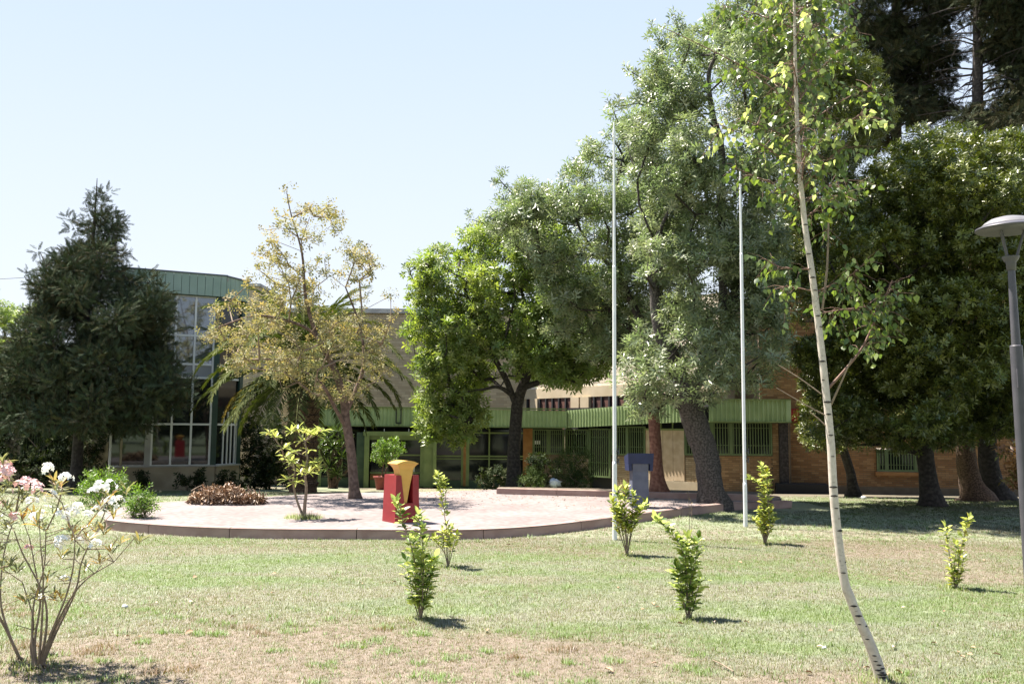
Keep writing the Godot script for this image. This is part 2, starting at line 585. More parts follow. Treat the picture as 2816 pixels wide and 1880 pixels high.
func wb(b: MB, w: Array, x0: float, x1: float, y0: float, y1: float, out: float, thick: float, yr := -1.0) -> void:
	# a block on a wall, its face standing out metres off the wall line
	var ym := (y0 + y1) * 0.5 if yr < 0 else yr
	var p := wp(w, x0, ym)
	var q := wp(w, x1, ym)
	var u0: float = (p - w[0]).dot(w[1])
	var u1: float = (q - w[0]).dot(w[1])
	var xm := (x0 + x1) * 0.5
	var h1 := wp(w, xm, y0).y
	var h0 := wp(w, xm, y1).y
	wbm(b, w, u0, u1, h0, h1, out, thick)

func wbm(b: MB, w: Array, u0: float, u1: float, h0: float, h1: float, out: float, thick: float) -> void:
	var c: Vector3 = w[0] + w[1] * ((u0 + u1) * 0.5) + Vector3.UP * ((h0 + h1) * 0.5) + w[2] * (out - thick * 0.5)
	b.box(Transform3D(Basis(w[1], Vector3.UP, w[2]), c), Vector3(absf(u1 - u0), absf(h1 - h0), thick))

func wu(w: Array, x: float, y: float) -> float:
	return (wp(w, x, y) - w[0]).dot(w[1])

func brickwork(root: Node3D, w: Array, rects: Array, cols: Array, bw := 0.25, bh := 0.085, nm := "brickwork", out := 0.012) -> void:
	# rects: [u0, u1, h0, h1] in wall metres; every brick is a block of its own
	var one := MB.new()
	one.box(Transform3D.IDENTITY, Vector3(bw - 0.012, bh - 0.014, 0.06))
	var xfs := []
	var tint := []
	for r in rects:
		var rows := int((r[3] - r[2]) / bh)
		for j in rows:
			var off := bw * 0.5 if j % 2 else 0.0
			var u: float = r[0] - off
			while u < r[1]:
				var a := maxf(u, r[0])
				var e := minf(u + bw, r[1])
				if e - a > 0.06:
					var c: Vector3 = w[0] + w[1] * ((a + e) * 0.5) + Vector3.UP * (r[2] + (j + 0.5) * bh) + w[2] * (out - 0.03 + rf(-0.003, 0.003))
					xfs.push_back(Transform3D(Basis(w[1] * ((e - a) / bw), Vector3.UP, w[2]), c))
					var k: Color = cols[rng.randi() % cols.size()]
					var s := rf(0.85, 1.15)
					tint.push_back(Color(k.r * s, k.g * s, k.b * s))
				u += bw
	var m := StandardMaterial3D.new()
	m.vertex_color_use_as_albedo = true
	m.roughness = 0.9
	if xfs.size():
		scatter(nm, one.mesh(), m, xfs, tint, root, root)

func corrugated(w: Array, u0: float, u1: float, h0a: float, h1a: float, h0b: float, h1b: float, pitch: float, depth: float, out: float) -> MB:
	var b := MB.new()
	var n := int((u1 - u0) / pitch)
	var prof := []
	for k in n:
		for q in [[0.0, 0.0], [0.52, 0.0], [0.64, 1.0], [0.88, 1.0]]:
			prof.push_back([u0 + (k + q[0]) * pitch, q[1] * depth])
	prof.push_back([u1, 0.0])
	for k in prof.size() - 1:
		var r := []
		for e in [prof[k], prof[k + 1]]:
			var t: float = (e[0] - u0) / (u1 - u0)
			var o: Vector3 = w[0] + w[1] * e[0] + w[2] * (out + e[1])
			r.push_back(o + Vector3.UP * lerpf(h0a, h0b, t))
			r.push_back(o + Vector3.UP * lerpf(h1a, h1b, t))
		b.quad(r[0], r[1], r[3], r[2])
	return b

func barred_window(root: Node3D, w: Array, x0: float, x1: float, y0: float, y1: float, bars: int, posts: Array = [], out := 0.05) -> void:
	var g := group_part("barred_window", root)
	var ym := (y0 + y1) * 0.5
	var b := MB.new()
	wb(b, w, x0, x1, y0, y1, 0.02, 0.06, ym)
	subpart("pane", b, M.glass_dark, g, root)
	var u0 := wu(w, x0, ym)
	var u1 := wu(w, x1, ym)
	var xm := (x0 + x1) * 0.5
	var top := wp(w, xm, y0).y
	var low := wp(w, xm, y1).y
	b = MB.new()
	for h in [[low, low + 0.06], [top - 0.05, top]]:
		wbm(b, w, u0, u1, h[0], h[1], out + 0.025, 0.05)
	for u in [u0, u1 - 0.06]:
		wbm(b, w, u, u + 0.06, low + 0.06, top - 0.05, out + 0.025, 0.05)
	subpart("frame", b, M.bar_green, g, root)
	for x in posts:
		b = MB.new()
		var u := wu(w, x, ym)
		wbm(b, w, u - 0.06, u + 0.06, low + 0.06, top - 0.05, out + 0.024, 0.06)
		subpart("post", b, M.bar_green, g, root)
	for f in [0.30, 0.82]:
		b = MB.new()
		var h := lerpf(low, top, f)
		wbm(b, w, u0 + 0.06, u1 - 0.06, h - 0.012, h + 0.012, out - 0.008, 0.02)
		subpart("rail", b, M.bar_green, g, root)
	for k in bars:
		b = MB.new()
		var u := lerpf(u0, u1, (k + 1.0) / (bars + 1.0))
		wbm(b, w, u - 0.014, u + 0.014, low + 0.06, top - 0.05, out + 0.022, 0.028)
		subpart("bar", b, M.bar_green, g, root)

# ------------------------------------------------------------------ the place
func _ready() -> void:
	rng.seed = 20240611
	var cam := Camera3D.new()
	cam.name = "camera"
	cam.transform = Transform3D(CB, EYE)
	cam.fov = rad_to_deg(2.0 * atan(940.0 / F))
	cam.near = 0.1
	cam.far = 1500.0
	cam.current = true
	add_child(cam)
	var env := Environment.new()
	env.background_mode = Environment.BG_SKY
	var sm := ProceduralSkyMaterial.new()
	sm.sky_top_color = lin(0.088, 0.156, 0.288)
	sm.sky_horizon_color = lin(0.276, 0.292, 0.308)
	sm.sky_curve = 0.58
	sm.ground_bottom_color = lin(0.10, 0.10, 0.07)
	sm.ground_horizon_color = lin(0.30, 0.30, 0.27)
	sm.sun_angle_max = 20.0
	var sky := Sky.new()
	sky.sky_material = sm
	env.sky = sky
	env.tonemap_mode = Environment.TONE_MAPPER_LINEAR
	env.tonemap_exposure = 3.7
	env.sdfgi_enabled = true
	env.ssao_enabled = true
	env.ssil_enabled = true
	var we := WorldEnvironment.new()
	we.name = "world_environment"
	we.environment = env
	add_child(we)
	var sun := DirectionalLight3D.new()
	sun.name = "sun"
	sun.light_energy = 1.6
	sun.light_angular_distance = 0.5
	sun.light_color = Color(1.0, 0.965, 0.92)
	sun.shadow_enabled = true
	sun.sky_mode = DirectionalLight3D.SKY_MODE_LIGHT_ONLY
	sun.look_at_from_position(Vector3.ZERO, Vector3(1.0, -2.35, 0.52), Vector3.FORWARD)
	add_child(sun)

	n_dry.seed = 5; n_dry.frequency = 0.16; n_dry.fractal_octaves = 4
	n_fine.seed = 9; n_fine.frequency = 1.3; n_fine.fractal_octaves = 3
	for q in [[350, 1690, 1.3, 0.5, 0.55], [650, 1770, 1.6, 0.8, 0.9], [1000, 1800, 1.5, 0.7, 0.95], [1350, 1820, 1.6, 0.6, 0.9], [700, 1860, 2.0, 0.45, 0.9], [1700, 1850, 0.8, 0.35, 0.6],
			[2180, 1868, 0.55, 0.22, 1.3], [2600, 1545, 2.2, 1.0, 0.75], [2780, 1600, 1.0, 0.8, 0.5], [2150, 1470, 2.6, 0.8, 0.6], [2450, 1500, 2.2, 0.6, 0.5], [1500, 1500, 2.0, 0.5, 0.3], [1100, 1510, 2.5, 0.6, 0.28], [450, 1620, 1.0, 0.5, 0.3], [2000, 1640, 1.2, 0.5, 0.25]]:
		var p := on_ground(q[0], q[1])
		dry_spots.push_back([p.x, p.z, q[2], q[3], q[4]])
	make_materials()
	build_ground()
	build_plaza()
	build_tower()
	build_hall()
	build_low_building()
	build_brick_building()
	build_trees()
	build_birch()
	build_palm()
	build_plants()
	build_saplings()
	build_oleander()
	build_street_things()
	build_litter()
	build_grass()

func dryness(x: float, z: float) -> float:
	var s := 0.10 + n_dry.get_noise_2d(x, z * 1.8) * 0.42 + n_fine.get_noise_2d(x, z * 1.5) * 0.22
	var patch := clampf(0.85 + 1.1 * n_dry.get_noise_2d(x * 2.3 + 40.0, z * 3.0), 0.25, 1.4)
	for q in dry_spots:
		var a: float = (x - q[0]) / q[2]
		var b: float = (z - q[1]) / q[3]
		s += q[4] * exp(-(a * a + b * b) * 0.7) * patch
	return clampf(s, 0.0, 1.0)

func build_ground() -> void:
	var xs := []
	var zs := []
	for k in 41: xs.push_back(-20.0 + k)
	for k in 49: zs.push_back(2.0 - k)
	xs = [-600.0, -120.0, -50.0, -30.0] + xs + [30.0, 50.0, 120.0, 600.0]
	zs = [200.0, 40.0, 12.0] + zs + [-60.0, -100.0, -250.0, -900.0]
	var b := MB.new()
	for z in zs:
		for x in xs:
			var e := 0.05
			var g := ground(x, z)
			var nn := Vector3(ground(x - e, z) - ground(x + e, z), 2 * e, ground(x, z - e) - ground(x, z + e)).normalized()
			b.put(Vector3(x, g, z), nn, Color.WHITE, Vector2((x + 20.0) / 40.0, (2.0 - z) / 48.0))
	var w := xs.size()
	for j in zs.size() - 1:
		for k in w - 1:
			var a := j * w + k
			b.i.append_array([a, a + w, a + 1, a + 1, a + w, a + w + 1])
	var sz := 1024
	var im := Image.create(sz, sz, false, Image.FORMAT_RGB8)
	var grain := FastNoiseLite.new()
	grain.seed = 3; grain.frequency = 9.0; grain.fractal_octaves = 2
	for y in sz:
		var z := 2.0 - 48.0 * (y + 0.5) / sz
		for x in sz:
			var xx := -20.0 + 40.0 * (x + 0.5) / sz
			var d := dryness(xx, z)
			var f := grain.get_noise_2d(xx, z) * 0.22 + 1.0
			var wet := Vector3(0.165, 0.19, 0.11)
			var dry := Vector3(0.165, 0.132, 0.102)
			var c := wet.lerp(dry, d) * f
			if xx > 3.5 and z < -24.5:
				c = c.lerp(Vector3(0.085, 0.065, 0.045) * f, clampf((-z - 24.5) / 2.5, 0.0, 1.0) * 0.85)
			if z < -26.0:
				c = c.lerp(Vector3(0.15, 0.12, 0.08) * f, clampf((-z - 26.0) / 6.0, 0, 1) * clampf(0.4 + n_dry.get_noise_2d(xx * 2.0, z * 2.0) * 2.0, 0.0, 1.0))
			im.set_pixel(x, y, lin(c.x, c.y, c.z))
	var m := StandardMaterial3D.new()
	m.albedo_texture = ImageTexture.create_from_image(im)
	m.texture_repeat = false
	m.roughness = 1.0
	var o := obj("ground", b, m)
	tag(o, "lawn with green and dried patches sloping down to the buildings", "ground", "", "structure")

func grass_tuft(blades: int, h: float, spread: float) -> ArrayMesh:
	var b := MB.new()
	for k in blades:
		var a := rf(0, TAU)
		var o := Vector3(cos(a), 0, sin(a)) * rf(0.0, spread)
		var lean := Vector3(cos(a + rf(-1, 1)), 0, sin(a + rf(-1, 1))) * rf(0.2, 1.1)
		var tip := o + (Vector3.UP + lean).normalized() * h * rf(0.5, 1.2)
		var s := Vector3(-lean.z, 0, lean.x).normalized() * rf(0.0014, 0.0026)
		var nn := (Vector3.UP * 0.8 + rv() * 0.5).normalized()
		var j := rf(0.75, 1.25)
		if (2.0 * s).cross(tip - o + s).dot(nn) < 0.0:
			s = -s
		var k0 := b.put(o - s, nn, Color(j, j, j)); b.put(tip, nn, Color(j, j, j * 0.95)); b.put(o + s, nn, Color(j, j, j))
		b.i.append_array([k0, k0 + 1, k0 + 2])
	return b.mesh()

var front_edge := PackedVector2Array()      # the plaza's front kerb line, as (x, distance)

func on_plaza(x: float, d: float) -> bool:
	return Geometry2D.is_point_in_polygon(Vector2(x, d), plaza_poly)

var plaza_poly := PackedVector2Array()

func build_grass() -> void:
	for far in 2:
		var sets := [[], [], []]
		var cols := [[], [], []]
		var count: int = [230000, 70000][far]
		for k in count:
			var d := 4.3 + 9.8 * pow(rng.randf(), 0.85) if far == 0 else rf(13.0, 26.0)
			var half := d * 0.60 + 0.3
			var x := rf(-half, half)
			if on_plaza(x, d + 0.02) or (d > 19.0 and x > -1.5 and x < 7.0) :
				continue
			var dr := dryness(x, -d)
			var j := rf(0.8, 1.2)
			var c := Color(0.168, 0.205, 0.112).lerp(Color(0.245, 0.262, 0.195), rng.randf())
			if rng.randf() < dr * 0.88:
				c = Color(0.275, 0.232, 0.185).lerp(Color(0.175, 0.14, 0.105), rng.randf())
			elif dr > 0.6:
				c = c.lerp(Color(0.14, 0.18, 0.06), 0.5)
			else:                                     # drifts of greyer thatch and of fresher green
				var drift := n_dry.get_noise_2d(x * 1.7 - 60.0, d * 5.0)
				if drift > 0.04:
					c = c.lerp(Color(0.255, 0.235, 0.195), clampf(drift * 2.6, 0.0, 0.75))
				elif drift < -0.08:
					c = c.lerp(Color(0.155, 0.215, 0.07), clampf(-drift * 2.2, 0.0, 0.7))
			var s := rf(0.6, 1.15) * (1.25 if far else 1.0)
			if dr > 0.7:
				s *= 0.75
			if rng.randf() < 0.008:
				s *= 1.9
				c = Color(0.13, 0.20, 0.06)
			var q := rng.randi() % 3
			sets[q].push_back(Transform3D(Basis(Vector3.UP, rf(0, TAU)) * Basis.from_scale(Vector3(s * 1.3, s, s * 1.3)), Vector3(x, ground(x, -d) - 0.003, -d)))
			cols[q].push_back(Color(c.r * j, c.g * j, c.b * j))
		if far == 0:
			for k in 190:                             # single greener and browner tufts in the dried patches
				var d := rf(4.4, 8.5)
				var c0 := Vector3(rf(-d * 0.6, d * 0.6), 0, -d)
				if dryness(c0.x, c0.z) < 0.35:
					continue
				var tint := Color(0.15, 0.225, 0.07) if rng.randf() < 0.75 else Color(0.19, 0.13, 0.085)
				var r0 := rf(0.04, 0.11)
				for j in int(r0 * 260.0):
					var a := rf(0, TAU)
					var r := r0 * sqrt(rng.randf())
					var s := rf(1.0, 1.9)
					var m := rf(0.75, 1.3)
					sets[j % 3].push_back(Transform3D(Basis(Vector3.UP, rf(0, TAU)) * Basis.from_scale(Vector3(s, s, s)), c0 + Vector3(cos(a) * r * 1.4, -0.003, sin(a) * r)))
					cols[j % 3].push_back(Color(tint.r * m, tint.g * m, tint.b * m))
			for q in [[1155, 1706], [1232, 1561], [1725, 1529], [1895, 1706], [2105, 1498], [2630, 1621], [2428, 1870], [105, 1842], [60, 1822]]:
				var f := on_ground(q[0], q[1])
				for k in 42:
					var a := rf(0, TAU)
					var r := 0.2 * sqrt(rng.randf())
					var s := rf(1.3, 2.6) * (1.2 - r * 2.5)
					sets[k % 3].push_back(Transform3D(Basis(Vector3.UP, rf(0, TAU)) * Basis.from_scale(Vector3(s, s, s)), f + Vector3(cos(a) * r, -0.004, sin(a) * r)))
					cols[k % 3].push_back(Color(0.15, 0.22, 0.06).lerp(Color(0.26, 0.27, 0.12), rng.randf()))
		var root := thing("grass", Vector3.ZERO, ["short patchy lawn grass between the camera and the plaza kerb", "mown grass around the plaza and under the trees"][far], "grass")
		root.set_meta("kind", "stuff")
		for q in 3:
			scatter("grass_blades", grass_tuft(8 if far == 0 else 11, 0.031, 0.024 if far == 0 else 0.03), M.grass, sets[q], cols[q], root)

func build_plaza() -> void:
	# front kerb, from the surveyed foot of its face
	var foot := []
	var H := 0.155
	for q in [[286, 1427], [300, 1431], [380, 1439], [500, 1447], [630, 1452], [800, 1455], [980, 1456], [1180, 1457], [1330, 1455], [1480, 1446], [1600, 1433], [1720, 1418], [1875, 1398], [2000, 1385], [2080, 1379], [2125, 1375]]:
		foot.push_back(on_level(q[0], q[1], H) + Vector3.DOWN * H)
	var line := smooth_line(foot, 4)
	for p in line:
		plaza_poly.push_back(Vector2(p.x, -p.z))
	for q in [[2150, 1369], [2070, 1362], [1700, 1356], [1365, 1346], [1180, 1352], [1000, 1354], [860, 1358], [720, 1366], [560, 1374], [420, 1382], [330, 1395], [290, 1410]]:
		var p := on_level(q[0], q[1], H)
		plaza_poly.push_back(Vector2(p.x, -p.z))
	var b := MB.new()
	b.sheet(plaza_poly, H)
	# the slab's sides away from the kerb
	var m := plaza_poly.size()
	for k in range(line.size() - 1, m):
		var p := plaza_poly[k]
		var q := plaza_poly[(k + 1) % m]
		b.quad(Vector3(p.x, -0.5, -p.y), Vector3(q.x, -0.5, -q.y), Vector3(q.x, H, -q.y), Vector3(p.x, H, -p.y))
	var o := obj("plaza_paving", b, M.plaza)
	tag(o, "pale pinkish concrete plaza behind the curved kerb", "paving", "", "structure")
	# kerb segments
	var root := thing("plaza_kerb", Vector3.ZERO, "curved low pinkish concrete kerb along the front of the plaza", "kerb")
	var cuts := [0, 9, 16, 24, 32, 40, 48, 54, line.size() - 1]
	for s in cuts.size() - 1:
		b = MB.new()
		var lift := rf(-0.006, 0.008)
		var prev := []
		for k in range(cuts[s], cuts[s + 1] + 1):
			var p: Vector3 = line[k]
			var t: Vector3 = (line[mini(k + 1, line.size() - 1)] - line[maxi(k - 1, 0)])
			t.y = 0; t = t.normalized()
			if k == cuts[s]: p += t * 0.006
			if k == cuts[s + 1]: p -= t * 0.006
			var inw := Vector3(t.z, 0, -t.x)
			var top := H + 0.006 + lift
			var sect := [p + Vector3.DOWN * 0.15, p + inw * 0.012 + Vector3.UP * (top - 0.02), p + inw * 0.034 + Vector3.UP * top, p + inw * 0.15 + Vector3.UP * top, p + inw * 0.15 + Vector3.DOWN * 0.15]
			if prev.size():
				for e in 4:
					b.quad(prev[e], prev[e + 1], sect[e + 1], sect[e])
			else:
				b.tri(sect[0], sect[2], sect[1]); b.quad(sect[0], sect[4], sect[3], sect[2])
			prev = sect
		b.tri(prev[0], prev[1], prev[2]); b.quad(prev[0], prev[2], prev[3], prev[4])
		part("kerb_segment", b, M.kerb, root)
	# the planting bed behind the plaza
	root = thing("planter_kerb", Vector3.ZERO, "straight reddish concrete step edging the shaded planting bed behind the plaza", "kerb")
	var e0 := on_level(1365, 1358, H)
	var e1 := on_level(1700, 1367, H)
	var e2 := on_level(2112, 1378, H)
	for s in [[e0, e0.lerp(e1, 0.5)], [e0.lerp(e1, 0.5), e1], [e1, e1.lerp(e2, 0.55)], [e1.lerp(e2, 0.55), e2]]:
		b = MB.new()
		var u: Vector3 = (s[1] - s[0]).normalized()
		var n2 := Vector3(-u.z, 0, u.x)
		var l: float = s[0].distance_to(s[1]) - 0.008
		b.box(Transform3D(Basis(u, Vector3.UP, n2), (s[0] + s[1]) * 0.5 - n2 * 0.1 + Vector3.UP * (0.055 + rf(-0.004, 0.004))), Vector3(l, 0.15, 0.2))
		part("kerb_segment", b, M.kerb, root)
	b = MB.new()
	var bed := [e0, e1, e2, at(2105, 1300, 20.6), at(1750, 1300, 21.2), at(1372, 1300, 21.6)]
	var ring := PackedVector2Array()
	for p in bed:
		ring.push_back(Vector2(p.x, -p.z + 0.19))
	b.sheet(ring, H + 0.105)
	for k in range(2, 6):
		var p := ring[k]
		var q := ring[(k + 1) % 6]
		b.quad(Vector3(p.x, -0.7, -p.y), Vector3(q.x, -0.7, -q.y), Vector3(q.x, H + 0.105, -q.y), Vector3(p.x, H + 0.105, -p.y))
	o = obj("planting_bed_ground", b, M.soil)
	tag(o, "bare brown earth of the raised planting bed", "earth", "", "structure")

# ------------------------------------------------------------------ glass tower
func build_tower() -> void:
	var p0 := at(490, 1200, 27.5)
	var root := thing("glass_stair_tower", Vector3(p0.x, ground(p0.x, p0.z), p0.z), "two storey glazed corner block with green boarded fascia left of the palm", "building")
	var wa := [Vector3(p0.x, 0, p0.z), Vector3(0.891, 0, -0.453).normalized(), Vector3(0.453, 0, 0.891).normalized()]
	# corner where the second face begins
	var c := wp(wa, 588, 1280)
	var side := (at(650, 1280, -c.z + 1.05) - c)
	side.y = 0
	var u2 := side.normalized()
	var wc := [Vector3(c.x, 0, c.z), u2, Vector3(-u2.z, 0, u2.x)]
	var len2 := side.length()
	var ua0 := wu(wa, 300, 1280)
	var ua1 := wu(wa, 588, 1280)
	var low := ground(p0.x, p0.z) - 0.3
	var sill := wp(wa, 490, 1283).y
	var fas := wp(wa, 490, 809).y
	var top := wp(wa, 500, 752).y
	# plinth, body behind the glass, roof
	var b := MB.new()
	wbm(b, wa, ua0, ua1, low, sill, 0.10, 0.5)
	wbm(b, wc, 0.0, len2, low, sill - 0.002, 0.10, 0.5)
	part("plinth_wall", b, M.plaster, root)
	b = MB.new()
	wbm(b, wa, ua0, ua1 + 0.10, sill + 0.001, sill + 0.045, 0.15, 0.3)
	wbm(b, wc, -0.1, len2, sill + 0.001, sill + 0.044, 0.15, 0.3)
	part("sill", b, M.roof, root)
	b = MB.new()
	wbm(b, wa, ua0 + 0.1, ua1 - 0.5, low, top - 0.15, -0.45, 3.6)
	part("inner_wall", b, M.dark, root)
	b = MB.new()
	wbm(b, wa, ua0, ua1 + 0.2, top - 0.14, top - 0.05, 0.1, 4.2)
	part("roof", b, M.roof, root)
	# fascia panels
	var step := 0.235
	var k := ua0 - 0.1
	while k < ua1 + 0.12:
		b = MB.new()
		var e := minf(k + step, ua1 + 0.14)
		wbm(b, wa, k + 0.006, e - 0.006, fas, top, 0.16 + rf(0, 0.006), 0.04)
		part("fascia_panel", b, M.tower_green, root)
		k += step
	k = 0.02
	while k < len2 + 0.1:
		b = MB.new()
		wbm(b, wc, k + 0.006, minf(k + step, len2 + 0.12) - 0.006, fas, top, 0.16 + rf(0, 0.006), 0.04)
		part("fascia_panel", b, M.tower_green, root)
		k += step
	b = MB.new()
	wbm(b, wa, ua0 - 0.1, ua1 + 0.15, fas - 0.02, top - 0.05, 0.118, 0.10)
	wbm(b, wc, 0.0, len2 + 0.12, fas - 0.021, top - 0.051, 0.117, 0.10)
	part("fascia_backing", b, M.post_green, root)
	b = MB.new()
	wbm(b, wa, ua0 - 0.1, ua1 + 0.17, top + 0.001, top + 0.04, 0.19, 0.3)
	wbm(b, wc, 0.0, len2 + 0.15, top + 0.002, top + 0.042, 0.19, 0.3)
	part("roof_edge", b, M.slate, root)
	# window grid
	var xs := [300, 330, 412, 466, 520, 573]
	var ys := [1280, 1166, 1037, 1000, 921, 812]
	for j in 5:
		var h0 := wp(wa, 490, ys[j]).y
		var h1 := wp(wa, 490, ys[j + 1]).y
		for q in 5:
			var a := wu(wa, xs[q], 1275)
			var e := wu(wa, xs[q + 1], 1275)
			b = MB.new()
			wbm(b, wa, a, e, h0, h1, 0.0, 0.02)
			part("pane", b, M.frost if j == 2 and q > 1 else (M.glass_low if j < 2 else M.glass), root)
	for q in range(0, 6):
		b = MB.new()
		var a := wu(wa, xs[q], 1275)
		var wid := 0.03 if q != 2 else 0.035
		wbm(b, wa, a - wid, a + wid, sill + 0.045, fas, 0.05, 0.07)
		part("mullion", b, M.frame if q != 1 else M.plaster, root)
	for j in range(0, 6):
		b = MB.new()
		var h := wp(wa, 490, ys[j]).y
		wbm(b, wa, ua0, ua1 - 0.12, h - 0.03, h + 0.03, 0.043, 0.05)
		part("transom", b, M.frame, root)
	b = MB.new()
	wbm(b, wa, wu(wa, 394, 1275), wu(wa, 410, 1275), sill + 0.046, fas - 0.3, 0.06, 0.1)
	part("pillar", b, M.roof, root)
	# green corner posts
	b = MB.new()
	wbm(b, wa, ua1 - 0.14, ua1 + 0.03, sill + 0.046, fas, 0.075, 0.2)
	part("corner_post", b, M.post_green, root)
	b = MB.new()
	wbm(b, wc, len2 - 0.09, len2 + 0.07, low, fas, 0.076, 0.2)
	part("corner_post", b, M.post_green, root)
	# second face
	for j in 5:
		var h0 := wp(wa, 490, ys[j]).y
		var h1 := wp(wa, 490, ys[j + 1]).y
		b = MB.new()
		wbm(b, wc, 0.04, len2 - 0.09, h0, h1, 0.0, 0.02)
		part("pane", b, M.glass_dark, root)
		b = MB.new()
		wbm(b, wc, 0.05, len2 - 0.1, h0 - 0.03, h0 + 0.03, 0.04, 0.05)
		part("transom", b, M.frame, root)
	for t in [0.32, 0.50, 0.66, 0.83, 0.92]:
		b = MB.new()
		wbm(b, wc, len2 * t - 0.022, len2 * t + 0.022, sill + 0.05, wp(wa, 490, 1130).y, 0.035, 0.03)
		part("mullion", b, M.frame, root)
	# the wing that runs on to the left behind the conifer
	var wl := wall_line(-260, 31.0, 330, 29.6)
	b = MB.new()
	wbm(b, wl, wu(wl, -260, 1200), wu(wl, 345, 1200), low, 2.4, 0.0, 0.4)
	part("wing_wall", b, M.plaster, root)
	b = MB.new()
	wbm(b, wl, wu(wl, -265, 1200), wu(wl, 345, 1200), 2.402, 2.75, 0.3, 3.0)
	part("wing_roof", b, M.tower_green, root)
	barred_window(root, wl, 60, 186, 1186, 1286, 16, [122], 0.06)
	barred_window(root, wl, -150, 10, 1186, 1286, 18, [-70], 0.06)

# ------------------------------------------------------------------ hall behind
func build_hall() -> void:
	var a := at(640, 1170, 43.0)
	var root := thing("cream_brick_hall", Vector3(a.x, ground(a.x, a.z), a.z), "tall cream brick hall rising behind the low green building", "building")
	var w := wall_line(640, 43.0, 1470, 43.0)
	var w2 := wall_line(1440, 43.0, 1960, 32.4)
	var top := at(900, 860, 43.0).y
	var low := ground(a.x, a.z)
	var ul := wu(w, 640, 1100)
	var ur := wu(w, 1440, 1100)
	var b := MB.new()
	wbm(b, w, ul, ur, low, top, 0.0, 0.4)
	part("wall", b, M.hall_mortar, root)
	b = MB.new()
	wbm(b, w, ul - 0.2, ur, top + 0.002, top + 0.22, 0.12, 0.7)
	part("roof_edge", b, M.roof, root)
	b = MB.new()
	wbm(b, w, ul, ur + 4.0, top - 0.3, top - 0.1, -0.41, 12.0)
	part("roof", b, M.roof, root)
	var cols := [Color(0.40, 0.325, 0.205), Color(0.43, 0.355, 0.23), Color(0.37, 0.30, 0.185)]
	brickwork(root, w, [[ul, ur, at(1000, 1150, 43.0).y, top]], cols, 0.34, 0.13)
	# the diagonal wing that catches the sun
	var v0 := wu(w2, 1440, 1100)
	var v1 := wu(w2, 2000, 1100)
	b = MB.new()
	wbm(b, w2, v0, v1, low, top - 0.5, 0.0, 0.4)
	part("wall", b, M.hall_mortar, root)
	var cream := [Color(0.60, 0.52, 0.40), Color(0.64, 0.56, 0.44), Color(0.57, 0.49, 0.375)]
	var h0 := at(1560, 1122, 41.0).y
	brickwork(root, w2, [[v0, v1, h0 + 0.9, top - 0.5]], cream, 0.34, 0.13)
	b = MB.new()
	wbm(b, w2, v0, v1, h0 + 0.45, h0 + 0.9, 0.06, 0.1)
	part("lintel_band", b, M.cream, root)
	b = MB.new()
	wbm(b, w2, v0 + 0.3, v1 - 0.2, h0 - 1.2, h0 + 0.45, 0.02, 0.06)
	part("clerestory_panel", b, M.rust, root)
	var k := v0 + 0.4
	while k < v1 - 0.3:
		b = MB.new()
		wbm(b, w2, k, k + 0.10, h0 - 1.2, h0 + 0.449, 0.10, 0.12)
		part("clerestory_post", b, M.dark, root)
		k += 0.52
	var w3 := wall_line(1930, 33.4, 2260, 33.4)
	b = MB.new()
	wbm(b, w3, wu(w3, 1955, 1100), wu(w3, 2260, 1100), low, top - 0.52, 0.0, 0.4)
	part("wall", b, M.cream, root)
	for x in [1588, 1615, 1475]:
		b = MB.new()
		var u := wu(w2, x, 1110)
		wbm(b, w2, u - 0.3, u + 0.3, h0 - 1.2, h0 + 0.452, 0.16, 0.2)
		part("pier", b, M.cream, root)
	# the eave over the right end
	b = MB.new()
	var e := at(2075, 1057, 31.8)
	b.hexa([e + Vector3(-0.6, -0.06, 0.3), e + Vector3(0.2, -0.06, 0.3), e + Vector3(0.2, -0.06, -1.5), e + Vector3(-0.6, -0.06, -1.5), e + Vector3(-0.6, 0.0, 0.3), e + Vector3(0.2, 0.0, 0.3), e + Vector3(0.2, 0.03, -1.5), e + Vector3(-0.6, 0.03, -1.5)])
	part("eave", b, M.cream, root)
	# the block between the hall and the tower
	a = at(690, 1170, 36.0)
	root = thing("beige_stair_block", Vector3(a.x, ground(a.x, a.z), a.z), "plain beige block between the glazed tower and the cream hall", "building")
	w = wall_line(560, 36.0, 716, 36.0)
	b = MB.new()
	wbm(b, w, wu(w, 560, 1000), wu(w, 712, 830), low, wp(w, 690, 788).y, 0.0, 4.0)
	part("wall", b, M.cream, root)
	b = MB.new()
	wbm(b, w, wu(w, 556, 1000), wu(w, 716, 830), wp(w, 690, 788).y + 0.002, wp(w, 690, 780).y, 0.1, 4.2)
	part("roof_edge", b, M.roof, root)
	b = MB.new()
	wb(b, w, 718, 733, 1085, 1108, 0.04, 0.1)
	part("window", b, M.glass, root)

